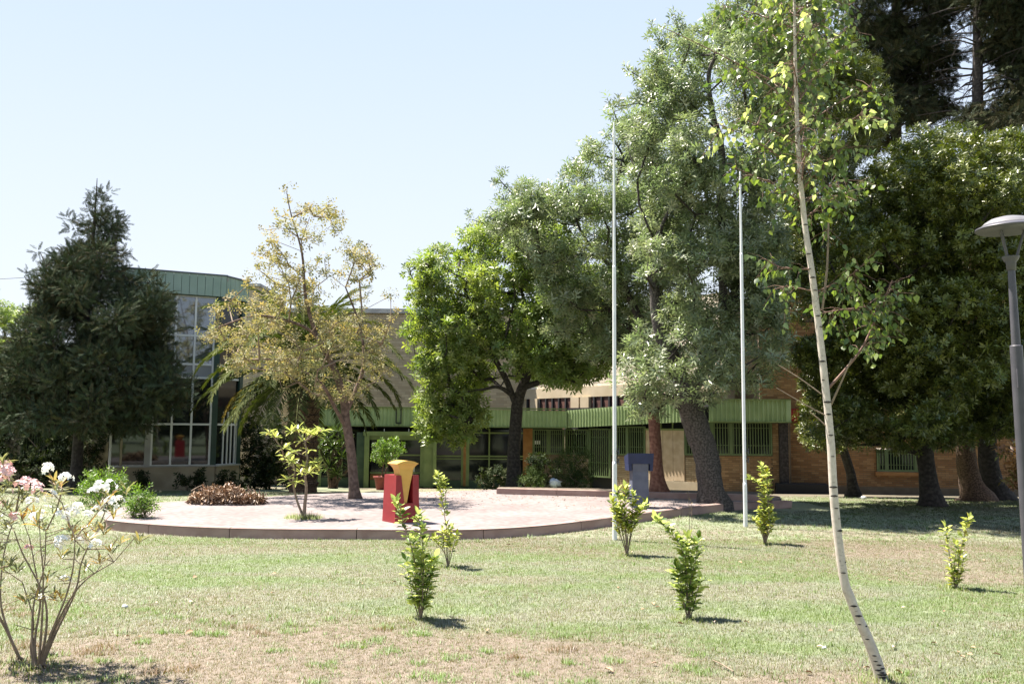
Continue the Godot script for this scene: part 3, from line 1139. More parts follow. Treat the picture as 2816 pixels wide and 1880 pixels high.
# ------------------------------------------------------------------ low building with the green fascia
func build_low_building() -> void:
	var p := at(1200, 1170, 35.0)
	var root := thing("low_school_building", Vector3(p.x, ground(p.x, p.z), p.z), "single storey building with light green corrugated fascia, entrance porch and barred windows", "building")
	var wa := wall_line(860, 34.6, 1556, 35.4)        # entrance front
	var wd := wall_line(1550, 35.4, 1948, 30.6)       # diagonal wing
	var we := wall_line(1944, 30.6, 2176, 30.4)       # end front
	var low := ground(p.x, p.z) - 0.5
	# fascias
	var ua := wu(wa, 876, 1140)
	var ub := wu(wa, 1552, 1150)
	var fa := corrugated(wa, ua, ub, wp(wa, 880, 1169).y, wp(wa, 880, 1119).y, wp(wa, 1550, 1177).y, wp(wa, 1550, 1130).y, 0.15, -0.022, 0.62)
	part("corrugated_fascia", fa, M.fascia, root)
	var da := wu(wd, 1556, 1150) + 0.05
	var db := wu(wd, 1946, 1130)
	fa = corrugated(wd, da, db, wp(wd, 1556, 1177).y, wp(wd, 1556, 1130).y, wp(wd, 1946, 1158).y, wp(wd, 1946, 1098).y, 0.145, 0.03, 0.30)
	part("corrugated_fascia", fa, M.fascia, root)
	var ea := wu(we, 1946, 1130)
	var eb := wu(we, 2170, 1130)
	fa = corrugated(we, ea, eb, wp(we, 1950, 1158).y, wp(we, 1950, 1098).y, wp(we, 2168, 1160).y, wp(we, 2168, 1102).y, 0.155, 0.045, 0.30)
	part("corrugated_fascia", fa, M.fascia, root)
	for q in [[wa, ua, ub, 880, 1119, 1169, 0.66], [wd, da, db, 1750, 1112, 1167, 0.37], [we, ea, eb, 2060, 1100, 1159, 0.37]]:
		var b0 := MB.new()
		wbm(b0, q[0], q[1], q[2], wp(q[0], q[3], q[4]).y - 0.015, wp(q[0], q[3], q[4]).y + 0.03, q[6], 0.25)
		if q[0] != wd:
			wbm(b0, q[0], q[1], q[2], wp(q[0], q[3], q[5]).y - 0.03, wp(q[0], q[3], q[5]).y + 0.012, q[6] - 0.01, 0.10)
			part("fascia_trim", b0, M.green, root)
	# slabs under the roof
	var b := MB.new()
	wbm(b, wa, ua, ub, wp(wa, 1200, 1150).y, wp(wa, 1200, 1128).y, 0.58, 6.0)
	part("roof_slab", b, M.dark, root)
	b = MB.new()
	wbm(b, wd, da + 0.3, db - 0.1, wp(wd, 1750, 1150).y, wp(wd, 1750, 1120).y, 0.28, 3.5)
	part("roof_slab", b, M.dark, root)
	b = MB.new()
	wbm(b, we, ea + 0.2, eb - 0.03, wp(we, 2060, 1150).y, wp(we, 2060, 1104).y, 0.28, 3.0)
	part("roof_slab", b, M.dark, root)
	# walls of the entrance front
	b = MB.new()
	wbm(b, wa, ua, ub, low, wp(wa, 1200, 1150).y - 0.01, -0.5, 0.3)
	part("rear_wall", b, M.dark, root)
	b = MB.new()
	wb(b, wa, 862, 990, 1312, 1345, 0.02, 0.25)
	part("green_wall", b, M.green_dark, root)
	b = MB.new()
	wb(b, wa, 862, 990, 1180, 1312, -0.06, 0.06)
	part("pane", b, M.glass_dark, root)
	for q in [[876, 884, 1172, 1345], [938, 943, 1180, 1312]]:
		b = MB.new()
		wb(b, wa, q[0], q[1], q[2], q[3], 0.05, 0.12)
		part("post", b, M.green, root)
	# porch
	var por := group_part("entrance_porch", root)
	var pieces := [[1006, 1019, 1187, 1338, 0.90, 0.14], [1191, 1200, 1192, 1332, 0.90, 0.14], [1004, 1202, 1186, 1197, 0.902, 0.16], [1019, 1192, 1197, 1209, 0.35, 0.1], [1156, 1166, 1209, 1335, 0.62, 0.12], [1019, 1156, 1296, 1301, 0.36, 0.06], [1019, 1156, 1248, 1252, 0.36, 0.05], [1088, 1096, 1209, 1335, 0.37, 0.08], [1019, 1156, 1318, 1338, 0.36, 0.1]]
	for q in pieces:
		b = MB.new()
		wb(b, wa, q[0], q[1], q[2], q[3], q[4], q[5])
		subpart("frame_member", b, M.green, por, root)
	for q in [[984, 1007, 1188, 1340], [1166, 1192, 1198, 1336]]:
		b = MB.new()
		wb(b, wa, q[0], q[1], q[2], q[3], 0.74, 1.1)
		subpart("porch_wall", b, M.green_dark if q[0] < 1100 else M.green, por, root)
	b = MB.new()
	wb(b, wa, 1019, 1157, 1209, 1338, 0.29, 0.05)
	subpart("door_pane", b, M.glass_dark, por, root)
	b = MB.new()
	wb(b, wa, 1019, 1088, 1302, 1317, 0.33, 0.04)
	subpart("kick_panel", b, M.pier, por, root)
	b = MB.new()
	wb(b, wa, 1131, 1141, 1283, 1296, 0.335, 0.02)
	subpart("paper_notice", b, M.paper, por, root)
	for q in [[1007, 1184], [1060, 1186], [1126, 1188]]:
		b = MB.new()
		var c: Vector3 = wp(wa, q[0], 1187) + wa[2] * 0.85
		b.tube([c, c + Vector3.UP * 0.12], [0.012, 0.012], 6)
		subpart("fixing", b, M.frame, por, root)
	# fixed hoop on the fascia
	b = MB.new()
	for q in [[1090, 1093, 1124, 1162], [1103, 1106, 1124, 1162]]:
		wb(b, wa, q[0], q[1], q[2], q[3], 0.69, 0.03)
	wb(b, wa, 1090, 1106, 1162, 1165, 0.69, 0.03)
	part("fascia_bracket", b, M.dark, root)
	# glazed bays between the porch and the pier
	for q in [[1200, 1272], [1288, 1345], [1347, 1438]]:
		b = MB.new()
		wb(b, wa, q[0], q[1], 1181, 1332, 0.0, 0.05)
		part("pane", b, M.glass_dark, root)
	for q in [[1199, 1440, 1188, 1192, 0.05], [1199, 1440, 1252, 1256, 0.05], [1199, 1440, 1260, 1263, 0.05]]:
		b = MB.new()
		wb(b, wa, q[0], q[1], q[2], q[3], q[4], 0.05)
		part("transom", b, M.green, root)
	for q in [[1343, 1347, 1178, 1332, 0.052], [1281, 1290, 1176, 1336, 0.10], [1268, 1274, 1178, 1334, 0.08]]:
		b = MB.new()
		wb(b, wa, q[0], q[1], q[2], q[3], q[4], 0.08)
		part("mullion", b, M.green, root)
	b = MB.new()
	wb(b, wa, 1274, 1281, 1176, 1336, 0.12, 0.12)
	part("post", b, M.pier, root)
	b = MB.new()
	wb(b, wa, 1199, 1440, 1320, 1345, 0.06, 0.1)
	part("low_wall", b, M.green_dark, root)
	# brick pier and window wall
	b = MB.new()
	wb(b, wa, 1438, 1464, 1178, 1345, 0.06, 0.3)
	part("brick_pier", b, M.pier, root)
	b = MB.new()
	wb(b, wa, 1464, 1556, 1250, 1345, 0.03, 0.3)
	part("wall", b, M.mortar, root)
	barred_window(root, wa, 1464, 1552, 1180, 1249, 15, [1508])
	b = MB.new()
	wb(b, wa, 1467, 1486, 1211, 1221, 0.06, 0.01)
	part("paper_notice", b, M.paper, root)
	# diagonal wing
	b = MB.new()
	wbm(b, wd, wu(wd, 1554, 1250), db, low, wp(wd, 1750, 1150).y, -0.12, 0.3)
	part("rear_wall", b, M.dark, root)
	b = MB.new()
	for q in [[1556, 1622, 1250, 1345], [1683, 1780, 1252, 1345], [1884, 1950, 1253, 1350]]:
		b = MB.new()
		wb(b, wd, q[0], q[1], q[2], q[3], 0.0, 0.3)
		part("wall", b, M.mortar, root)
	var wingcol := [Color(0.33, 0.25, 0.15), Color(0.38, 0.30, 0.19), Color(0.29, 0.215, 0.125)]
	var rects := []
	for q in [[1556, 1622, 1250], [1683, 1780, 1253], [1886, 1948, 1254]]:
		rects.push_back([wu(wd, q[0], 1280), wu(wd, q[1], 1280), low + 0.3, wp(wd, (q[0] + q[1]) * 0.5, q[2]).y])
	brickwork(root, wd, rects, wingcol, 0.24, 0.07)
	barred_window(root, wd, 1557, 1620, 1180, 1250, 9)
	barred_window(root, wd, 1622, 1682, 1178, 1312, 10)
	barred_window(root, wd, 1684, 1778, 1172, 1252, 15, [1728])
	# boarded opening
	var bd := group_part("boarded_opening", root)
	var xs := [1778, 1797, 1826, 1854, 1885]
	for k in 4:
		b = MB.new()
		wb(b, wd, xs[k], xs[k + 1] - 0.8, 1182, 1322, 0.05 + rf(-0.006, 0.006), 0.05)
		subpart("board", b, M.board, bd, root)
	b = MB.new()
	wb(b, wd, 1780, 1884, 1163, 1180, 0.0, 0.05)
	subpart("transom_pane", b, M.glass_dark, bd, root)
	for x in [1818, 1850]:
		b = MB.new()
		wb(b, wd, x, x + 3, 1163, 1180, 0.04, 0.05)
		subpart("transom_bar", b, M.green, bd, root)
	b = MB.new()
	wb(b, wd, 1778, 1887, 1178, 1183, 0.08, 0.08)
	subpart("door_head", b, M.green, bd, root)
	b = MB.new()
	wb(b, wd, 1760, 1950, 1322, 1350, 0.06, 0.2)
	part("plinth", b, M.plaster, root)
	barred_window(root, wd, 1886, 1944, 1160, 1252, 8, [], 0.06)
	# end front
	b = MB.new()
	wb(b, we, 1946, 2123, 1252, 1362, 0.0, 0.3)
	part("wall", b, M.mortar, root)
	b = MB.new()
	wb(b, we, 2124, 2176, 1158, 1362, 0.0, 0.3)
	part("wall", b, M.mortar, root)
	var endcol := [Color(0.29, 0.18, 0.085), Color(0.33, 0.215, 0.105), Color(0.25, 0.15, 0.07)]
	brickwork(root, we, [[wu(we, 1946, 1290), wu(we, 2126, 1290), low + 0.3, wp(we, 2040, 1254).y], [wu(we, 2126, 1290), wu(we, 2172, 1290), low + 0.3, wp(we, 2150, 1162).y]], endcol, 0.24, 0.07)
	barred_window(root, we, 1950, 2123, 1160, 1252, 22, [1958, 2010])
	b = MB.new()
	wb(b, we, 2142, 2166, 1160, 1345, 0.20, 0.25)
	part("dark_column", b, M.bark_dark, root)

# ------------------------------------------------------------------ brick building on the right
func build_brick_building() -> void:
	var p := at(2500, 1170, 29.6)
	var root := thing("orange_brick_building", Vector3(p.x, ground(p.x, p.z), p.z), "tall orange brown brick building in deep tree shade", "building")
	var w := wall_line(2160, 30.9, 3000, 29.0)
	var u0 := wu(w, 2092, 1250)
	var u1 := wu(w, 2960, 1250)
	var low := ground(p.x, p.z) - 0.4
	var top := 8.6
	var wx0 := wu(w, 2411, 1270)
	var wx1 := wu(w, 2536, 1270)
	var s := wp(w, 2470, 1297).y
	var t := wp(w, 2470, 1232).y
	var b := MB.new()
	wbm(b, w, u0, wx0, low, top, 0.0, 0.35)
	wbm(b, w, wx1, u1, low, top, 0.0, 0.35)
	wbm(b, w, wx0, wx1, low, s, 0.0, 0.35)
	wbm(b, w, wx0, wx1, t, top, 0.0, 0.35)
	part("wall", b, M.mortar, root)
	var cols := [Color(0.29, 0.15, 0.06), Color(0.33, 0.185, 0.08), Color(0.25, 0.125, 0.05)]
	brickwork(root, w, [[u0, wx0, low + 0.3, top], [wx0, wx1, low + 0.3, s - 0.12], [wx0, wx1, t, top], [wx1, u1, low + 0.3, top]], cols, 0.24, 0.07)
	b = MB.new()
	wbm(b, w, u0, u1, low, low + 0.62, 0.03, 0.06)
	part("plinth", b, M.mortar, root)
	barred_window(root, w, 2411, 2536, 1236, 1296, 15, [2438, 2520], 0.06)
	b = MB.new()
	wbm(b, w, wx0 - 0.05, wx1 + 0.08, s - 0.13, s - 0.005, 0.10, 0.14)
	part("sill", b, M.pier, root)
	b = MB.new()
	wbm(b, w, u0, u1, top + 0.002, top + 0.2, 0.15, 5.0)
	part("roof", b, M.roof, root)
	b = MB.new()
	var c := wp(w, 2172, 1140)
	var sg := thing("red_wall_sign", Vector3(c.x, wp(w, 2172, 1157).y, c.z), "plain red sign board on the brick wall beside the green fascia", "sign")
	wb(b, w, 2172, 2236, 1124, 1157, 0.08, 0.03)
	part("board", b, M.sign, sg)
	b = MB.new()
	wb(b, w, 2180, 2234, 1127, 1130, 0.084, 0.003)
	part("stripe", b, M.red, sg)
	# dark trough at the foot of the wall
	b = MB.new()
	var q := wp(w, 2200, 1345)
	var tr := thing("dark_trough", Vector3(q.x, ground(q.x, q.z + 0.5), q.z + 0.5), "dark low trough against the foot of the brick wall", "trough")
	wb(b, w, 2128, 2268, 1326, 1352, 1.1, 0.9)
	part("trough_body", b, M.dark, tr)

# ------------------------------------------------------------------ trees
func line_at(pts: Array, d: float, steps := 5, dz := 0.0) -> Array:
	var p := []
	for k in pts.size():
		var q: Array = pts[k]
		p.push_back(at(q[0], q[1], q[2] if q.size() > 2 else d + dz * float(k) / maxf(1.0, pts.size() - 1.0)))
	return smooth_line(p, steps)

func tree(nm: String, label: String, group: String, lines: Array, radii: Array, bark: Material, cl: Array, meshes: Array, lm: Material, cols: Array, o := {}) -> Node3D:
	var foot: Vector3 = lines[0][0]
	var root := thing(nm, foot, label, "tree", group)
	for k in lines.size():
		var l: Array = lines[k]
		var r := taper(l.size(), radii[k])
		if k == 0:
			for j in mini(4, l.size()):
				r[j] *= 1.0 + 0.45 * pow(1.0 - j / 4.0, 2.0)
			l = [l[0] + Vector3.DOWN * 0.35] + l
			r = [r[0] * 1.1] + r
		trunk_part(root, l, r, bark if k == 0 else o.get("bough_mat", bark), 16 if k == 0 else 10, o.get("wob", 0.05), "trunk" if k == 0 else "bough")
	var lb := limbs(lines, cl, o.get("tip", 0.012), o.get("share", 1.0), o.get("cap", 0.1))
	if lb.v.size():
		var lo := part("branches", lb, o.get("limb_mat", bark), root)
		lo.set_meta("kind", "stuff")
	var xfs := leafage(cl, o.get("per", 40.0), o.get("flat", 0.8), o.get("bias", Vector3.UP), o.get("grow", Vector2(0.75, 1.25)), o.get("fill", 0.35))
	var sets := []
	for k in meshes.size():
		sets.push_back([])
	for k in xfs.size():
		sets[(k / 3) % meshes.size()].push_back(xfs[k])
	for k in meshes.size():
		scatter("foliage", meshes[k], lm, sets[k], tones(sets[k], cols, o.get("tone", 14)), root, root)
	return root

func build_trees() -> void:
	var narrow := [tuft(11, 0.135, 0.034, 0.18), tuft(11, 0.13, 0.032, 0.15, 1.1)]
	var broad := [tuft(10, 0.155, 0.056, 0.14), tuft(9, 0.16, 0.058, 0.12, 1.1)]
	var glossy := [tuft(12, 0.11, 0.034, 0.08, 1.2), tuft(12, 0.105, 0.036, 0.10, 1.0)]
	var small := [tuft(7, 0.075, 0.036, 0.13, 0.9), tuft(8, 0.07, 0.034, 0.11, 1.1)]
	var firs := [spray(0.25, 30, 0.065, 0.012), spray(0.21, 26, 0.06, 0.012)]
	var grey_green := [Color(0.21, 0.25, 0.135), Color(0.26, 0.295, 0.165), Color(0.17, 0.215, 0.11), Color(0.29, 0.31, 0.19)]
	var bright := [Color(0.215, 0.275, 0.092), Color(0.27, 0.325, 0.118), Color(0.165, 0.225, 0.075), Color(0.32, 0.36, 0.14)]
	var dark := [Color(0.085, 0.108, 0.022), Color(0.125, 0.145, 0.028), Color(0.058, 0.08, 0.02), Color(0.14, 0.155, 0.03)]
	var deep := [Color(0.044, 0.066, 0.038), Color(0.064, 0.086, 0.045), Color(0.078, 0.078, 0.042), Color(0.05, 0.076, 0.046)]
	var pine := [Color(0.028, 0.04, 0.022), Color(0.04, 0.05, 0.026), Color(0.055, 0.055, 0.028)]
	var ochre := [Color(0.35, 0.31, 0.17), Color(0.285, 0.28, 0.145), Color(0.38, 0.31, 0.16), Color(0.235, 0.25, 0.13), Color(0.33, 0.30, 0.18)]

	# dark conifer on the left
	var cl := clumps([[262, 520], [285, 575], [330, 575], [350, 595], [335, 650], [360, 700], [352, 750], [440, 745], [445, 790], [470, 810], [470, 890], [490, 940], [495, 1000], [555, 1055], [540, 1080], [510, 1110], [500, 1150], [430, 1168], [380, 1205], [250, 1220], [120, 1195], [40, 1200], [-60, 1170], [-70, 1000], [0, 940], [40, 870], [95, 860], [60, 745], [110, 740], [105, 680], [190, 690], [180, 610], [235, 610], [248, 560]], 25.0, 2.4, 300, 0.30, 0.62)
	var spire := line_at([[206, 1362], [215, 1200], [232, 950], [250, 720], [262, 560], [266, 490]], 25.0)
	for q in [[262, 530], [255, 545], [272, 548], [250, 570], [283, 560], [268, 575], [290, 530], [185, 600], [205, 612], [105, 690], [75, 752], [88, 780]]:
		cl.push_back([at(q[0], q[1], 25.0 + rf(-0.2, 0.2)), 0.16])
	tree("conifer_tree", "dark broad conifer with a thin bare spire at the left", "", [spire], [[0.17, 0.14, 0.10, 0.06, 0.02, 0.008]], M.bark_dark, cl, firs, M.needle, deep, {"per": 105.0, "flat": 0.75, "bias": Vector3(0, 0.15, 0), "tip": 0.009, "fill": 0.45})
	# trees behind it
	cl = clumps([[-120, 860], [-30, 828], [30, 835], [105, 828], [135, 880], [140, 1000], [60, 1110], [-120, 1110]], 33.0, 2.0, 46, 0.4, 0.7)
	tree("leafy_tree", "pale green leafy tree half hidden behind the dark conifer", "", [line_at([[20, 1345], [25, 1180], [30, 960]], 33.0)], [[0.16, 0.12, 0.05]], M.bark_brown, cl, broad, M.leaf_soft, bright.slice(0, 3), {"per": 34.0})
	cl = clumps([[-120, 780], [-20, 770], [12, 820], [6, 860], [-20, 900], [-120, 900]], 48.0, 2.0, 12, 0.5, 0.9)
	tree("distant_tree", "small far grey green tree at the left edge of the sky", "", [line_at([[-40, 1300], [-35, 1000], [-30, 820]], 48.0)], [[0.18, 0.14, 0.05]], M.bark_brown, cl, small, M.leaf_matt, grey_green, {"per": 26.0})

	# ochre tree on the plaza edge
	var b0 := on_level(975, 1371, 0.15)
	var d3 := -b0.z
	cl = clumps([[800, 560], [880, 540], [925, 548], [940, 610], [990, 660], [1062, 725], [1040, 775], [1085, 805], [1070, 850], [1100, 905], [1065, 960], [1090, 1010], [1045, 1065], [1035, 1115], [970, 1135], [900, 1125], [850, 1085], [790, 1090], [720, 1045], [640, 1040], [560, 945], [540, 880], [585, 850], [640, 800], [690, 735], [690, 660], [735, 600], [770, 560], [788, 535]], d3, 1.7, 210, 0.13, 0.30, -0.16, 0.9)
	for q in [[788, 520], [790, 560], [960, 700], [1005, 690], [1040, 735], [1075, 810], [1090, 860], [560, 920], [590, 860], [1010, 720]]:
		cl.push_back([at(q[0], q[1], d3 + rf(-0.6, 0.6)), 0.14])
	var m3 := line_at([[976, 1371], [970, 1300], [962, 1220], [950, 1150], [942, 1080], [905, 985], [867, 914], [840, 816], [830, 696], [800, 590], [788, 530]], d3)
	var l3 := line_at([[905, 985], [860, 915], [790, 882], [700, 868], [600, 900]], d3, 5, -0.4)
	var r3 := line_at([[948, 1140], [975, 1080], [1000, 1000], [990, 900], [950, 790]], d3, 5, 0.6)
	var r4 := line_at([[955, 1180], [920, 1120], [880, 1050], [800, 1000]], d3, 5, -0.8)
	tree("ochre_leaved_tree", "sparse tree with ochre and olive leaves at the plaza edge", "", [m3, l3, r3, r4], [[0.115, 0.10, 0.095, 0.09, 0.07, 0.045, 0.03, 0.015, 0.008], [0.04, 0.03, 0.015], [0.055, 0.04, 0.015], [0.05, 0.035, 0.012]], M.bark_brown, cl, small, M.leaf_ochre, ochre, {"per": 60.0, "flat": 0.9, "tip": 0.0062, "fill": 0.6, "tone": 6, "limb_mat": M.twig})

	# bright green tree
	cl = clumps([[1105, 860], [1115, 800], [1140, 745], [1150, 705], [1200, 695], [1240, 735], [1275, 645], [1330, 615], [1360, 640], [1430, 560], [1530, 590], [1600, 690], [1740, 800], [1740, 980], [1650, 1060], [1590, 1078], [1490, 1070], [1430, 1050], [1350, 1050], [1348, 1130], [1325, 1180], [1290, 1245], [1230, 1255], [1190, 1230], [1145, 1200], [1130, 1150], [1150, 1050], [1130, 990], [1108, 930]], 28.0, 2.4, 330, 0.28, 0.56, -0.2)
	cl.append_array(clumps([[1440, 860], [1500, 800], [1600, 770], [1650, 850], [1640, 1000], [1600, 1075], [1500, 1060], [1450, 980]], 25.8, 0.5, 44, 0.28, 0.5))
	for q in [[1130, 745], [1200, 700], [1225, 690], [1160, 720], [1275, 650]]:
		cl.push_back([at(q[0], q[1], 28.0 + rf(-0.5, 0.5)), 0.3])
	tree("bright_green_tree", "bright green leafy tree with a hanging skirt of leaves over the entrance", "", [line_at([[1415, 1345], [1413, 1250], [1420, 1140], [1428, 1090], [1455, 1000], [1450, 880], [1430, 780]], 28.0), line_at([[1421, 1120], [1390, 1040], [1340, 950], [1300, 860], [1260, 740]], 28.0, 5, -0.6), line_at([[1425, 1100], [1375, 1065], [1330, 1070], [1260, 1080]], 28.0, 5, -0.9)], [[0.23, 0.20, 0.19, 0.17, 0.13, 0.08, 0.03], [0.11, 0.08, 0.03], [0.09, 0.05, 0.02]], M.bark_dark, cl, broad, M.leaf_soft, bright, {"per": 42.0, "tip": 0.013, "grow": Vector2(0.8, 1.25)})
	# grey green tree behind the first flagpole
	cl = clumps([[1280, 640], [1360, 560], [1390, 500], [1450, 490], [1545, 510], [1560, 440], [1600, 400], [1700, 340], [1735, 300], [1840, 400], [1900, 560], [1900, 760], [1850, 900], [1740, 990], [1620, 1010], [1500, 930], [1470, 760], [1400, 690], [1340, 680]], 22.5, 2.0, 310, 0.24, 0.50, -0.18)
	cl = airy(cl)
	for q in [[1360, 510], [1375, 490], [1690, 310], [1730, 290], [1300, 600]]:
		cl.push_back([at(q[0], q[1], 22.5), 0.2])
	tree("slender_trunk_tree", "grey green tree with a straight reddish trunk behind the blue lectern", "", [line_at([[1812, 1354], [1806, 1280], [1800, 1180], [1795, 1080], [1788, 1000]], 20.6, 5, 0.5), line_at([[1789, 1010, 21.1], [1770, 900, 21.3], [1720, 790, 21.6], [1690, 640, 21.9], [1700, 500, 22.1], [1715, 430, 22.2]], 21.0), line_at([[1745, 850, 21.8], [1690, 750, 22.0], [1600, 640, 22.3], [1560, 520, 22.6]], 22.0)], [[0.19, 0.145, 0.135, 0.13, 0.125], [0.125, 0.10, 0.07, 0.05, 0.02], [0.07, 0.04, 0.015]], M.bark_red, cl, narrow, M.leaf_grey, grey_green + [Color(0.15, 0.2, 0.05)], {"per": 42.0, "tip": 0.009, "fill": 0.5, "bough_mat": M.bark_dark, "limb_mat": M.bark_dark})
	# the big old tree
	var b7 := on_level(1968, 1382, 0.15)
	var d7 := -b7.z
	cl = clumps([[1760, 240], [1770, 170], [1800, 160], [1795, 100], [1850, 62], [1930, 70], [1985, 10], [2000, -80], [2330, -80], [2300, 100], [2270, 250], [2200, 400], [2150, 560], [2180, 700], [2160, 860], [2185, 980], [2140, 1060], [2060, 1100], [1990, 1085], [1930, 1135], [1860, 1115], [1825, 1160], [1770, 1175], [1725, 1145], [1690, 1060], [1700, 950], [1740, 850], [1740, 740], [1720, 640], [1740, 540], [1720, 480], [1720, 400], [1690, 330], [1750, 290]], d7, 2.5, 540, 0.22, 0.50, -0.17)
	cl = airy(cl)
	var open := line_at([[1845, 990], [1815, 900], [1800, 830]], d7)
	var open2 := line_at([[1985, 520], [1985, 420], [1960, 310], [1950, 200]], d7)
	cl = cl.filter(func(q):
		for p in open + open2:
			var c: Vector3 = q[0]
			var gap: float = 0.24 if c.z > p.z - 0.3 else 0.08
			if absf(c.y - p.y) < 0.35 and absf(c.x * p.z / c.z - p.x) < gap:
				return false
		return true)
	for q in [[1740, 200], [1755, 280], [1690, 290], [1800, 90], [1850, 55], [1820, 130]]:
		cl.push_back([at(q[0], q[1], d7), 0.2])
	tree("old_shade_tree", "big grey green tree with a thick rugged leaning trunk on the plaza", "", [line_at([[1961, 1383], [1953, 1320], [1938, 1240], [1912, 1160], [1883, 1085], [1850, 1000], [1815, 900], [1800, 800], [1790, 720], [1812, 640], [1850, 560]], d7), line_at([[1888, 1085], [1960, 980], [2020, 820], [2060, 620], [2080, 420], [2100, 200], [2110, 20]], d7, 5, 0.9), line_at([[1990, 900], [1985, 640], [1985, 420], [1960, 310], [1950, 200], [1990, 120]], d7, 5, -0.7), line_at([[1820, 920], [1870, 800], [1930, 740], [1990, 700]], d7, 5, 0.5)], [[0.29, 0.265, 0.265, 0.275, 0.25, 0.20, 0.15, 0.11, 0.08, 0.05, 0.02], [0.17, 0.13, 0.10, 0.08, 0.06, 0.03], [0.09, 0.08, 0.07, 0.05, 0.03], [0.08, 0.06, 0.03]], M.bark_grey, cl, narrow, M.leaf_grey, grey_green, {"per": 45.0, "tip": 0.0088, "fill": 0.5, "wob": 0.10, "limb_mat": M.bark_dark})
	# dark evergreen on the right
	var b8 := on_ground(2562, 1391)
	var d8 := -b8.z
	cl = clumps([[2170, 1000], [2190, 850], [2250, 760], [2280, 620], [2330, 520], [2420, 440], [2500, 350], [2560, 300], [2640, 335], [2700, 380], [2770, 350], [2900, 330], [3050, 500], [3060, 1100], [2940, 1200], [2780, 1225], [2640, 1245], [2500, 1262], [2400, 1250], [2330, 1250], [2250, 1235], [2195, 1205], [2180, 1150], [2230, 1100]], d8, 3.2, 560, 0.34, 0.66)
	tree("dark_evergreen_tree", "huge dense dark glossy evergreen in front of the brick building", "", [line_at([[2564, 1392], [2552, 1300], [2540, 1200], [2540, 1000], [2570, 700], [2600, 450]], d8), line_at([[2545, 1180], [2440, 1050], [2360, 900]], d8, 5, -0.8), line_at([[2545, 1150], [2650, 1000], [2760, 800]], d8, 5, 0.8)], [[0.25, 0.19, 0.19, 0.16, 0.10, 0.04], [0.1, 0.03], [0.1, 0.03]], M.bark_dark, cl, glossy, M.leaf_gloss, dark, {"per": 64.0, "tip": 0.012, "flat": 0.6, "share": 0.6})
	cl = clumps([[2120, 250], [2200, 110], [2330, 90], [2430, 200], [2460, 330], [2420, 500], [2350, 640], [2300, 820], [2190, 930], [2110, 760], [2140, 500]], 27.0, 1.8, 190, 0.34, 0.62)
	cl.append_array(clumps([[2190, 1230], [2200, 1130], [2260, 1000], [2330, 900], [2400, 1100], [2390, 1220], [2300, 1255], [2240, 1260]], 26.0, 1.0, 44, 0.3, 0.5))
	tree("leaning_dark_tree", "dark tree on a slim leaning trunk behind the birch, left of the huge evergreen", "", [line_at([[2347, 1358], [2340, 1300], [2318, 1230], [2300, 1150], [2285, 1000], [2270, 700], [2285, 220]], 26.0)], [[0.17, 0.13, 0.12, 0.115, 0.11, 0.09, 0.03]], M.bark_dark, cl, narrow, M.leaf_gloss, dark, {"per": 52.0, "tip": 0.012})
	# scarred trunk and its dark neighbour
	cl = clumps([[2640, 1225], [2600, 1080], [2700, 950], [2850, 950], [2900, 1180], [2800, 1210]], 24.0, 1.4, 40, 0.35, 0.6)
	tree("scarred_trunk_tree", "stout trunk with ringed scars lit on its left side", "", [line_at([[2685, 1372], [2668, 1310], [2655, 1220], [2670, 1080]], 23.4)], [[0.36, 0.27, 0.22, 0.16]], M.palm, cl, glossy, M.leaf_gloss, dark, {"per": 30.0, "wob": 0.1})
	cl = clumps([[2720, 1220], [2700, 1060], [2800, 950], [3000, 950], [3020, 1200]], 24.6, 1.4, 34, 0.35, 0.6)
	tree("shaded_trunk_tree", "broad shaded trunk just right of the scarred trunk", "", [line_at([[2745, 1370], [2728, 1310], [2715, 1220], [2720, 1080]], 24.2)], [[0.33, 0.26, 0.24, 0.18]], M.bark_dark, cl, glossy, M.leaf_gloss, dark, {"per": 30.0, "wob": 0.1})
	# trees on the near side of the lawn, behind the camera station: the glass mirrors them
	for q in [[13.0, 8.0, 5.0, 3.4], [20.0, 4.0, 5.4, 3.6], [5.0, 15.0, 6.0, 3.8], [-4.0, 17.0, 6.0, 3.6], [26.0, 12.0, 5.6, 4.2], [-13.0, 15.0, 6.0, 3.8], [13.0, 17.0, 6.0, 4.0], [31.0, -3.0, 6.0, 3.8]]:
		var f := Vector3(q[0], 0, q[1])
		cl = []
		for k in 46:
			var e := rv() * pow(rng.randf(), 0.33)
			cl.push_back([f + Vector3(e.x * q[3] * 0.9, q[2] * 0.52 + e.y * q[2] * 0.48, e.z * q[3] * 0.9), rf(0.7, 1.1)])
		tree("mirrored_tree", "dark leafy tree across the lawn, seen only mirrored in the window glass", "trees mirrored in the glass", [[f, f + Vector3(0.1, q[2] * 0.3, 0), f + Vector3(0, q[2] * 0.7, 0.1)]], [[0.2, 0.16, 0.05]], M.bark_dark, cl, broad, M.leaf_soft, deep, {"per": 16.0, "tip": 0.02, "grow": Vector2(1.5, 2.4)})
	# tall conifers far behind
	for q in [[[[2290, -140], [2300, 60], [2360, 150], [2290, 225], [2330, 330], [2300, 420], [2400, 440], [2480, 360], [2600, 350], [2650, 260], [2625, 200], [2660, 120], [2640, 60], [2680, -140]], [[2470, 1250], [2468, 700], [2465, 250], [2463, -200]], 37.0, "tall dark conifer at the top nearer the birch"], [[[2630, -140], [2830, -140], [2960, 0], [2960, 360], [2850, 350], [2770, 365], [2700, 360], [2600, 350], [2640, 290], [2720, 270], [2735, 190], [2690, 140], [2720, 90], [2640, 50]], [[2694, 1260], [2692, 700], [2690, 250], [2688, -200]], 34.0, "tall dark conifer with bare level branches above the lamp post"]]:
		var d: float = q[2]
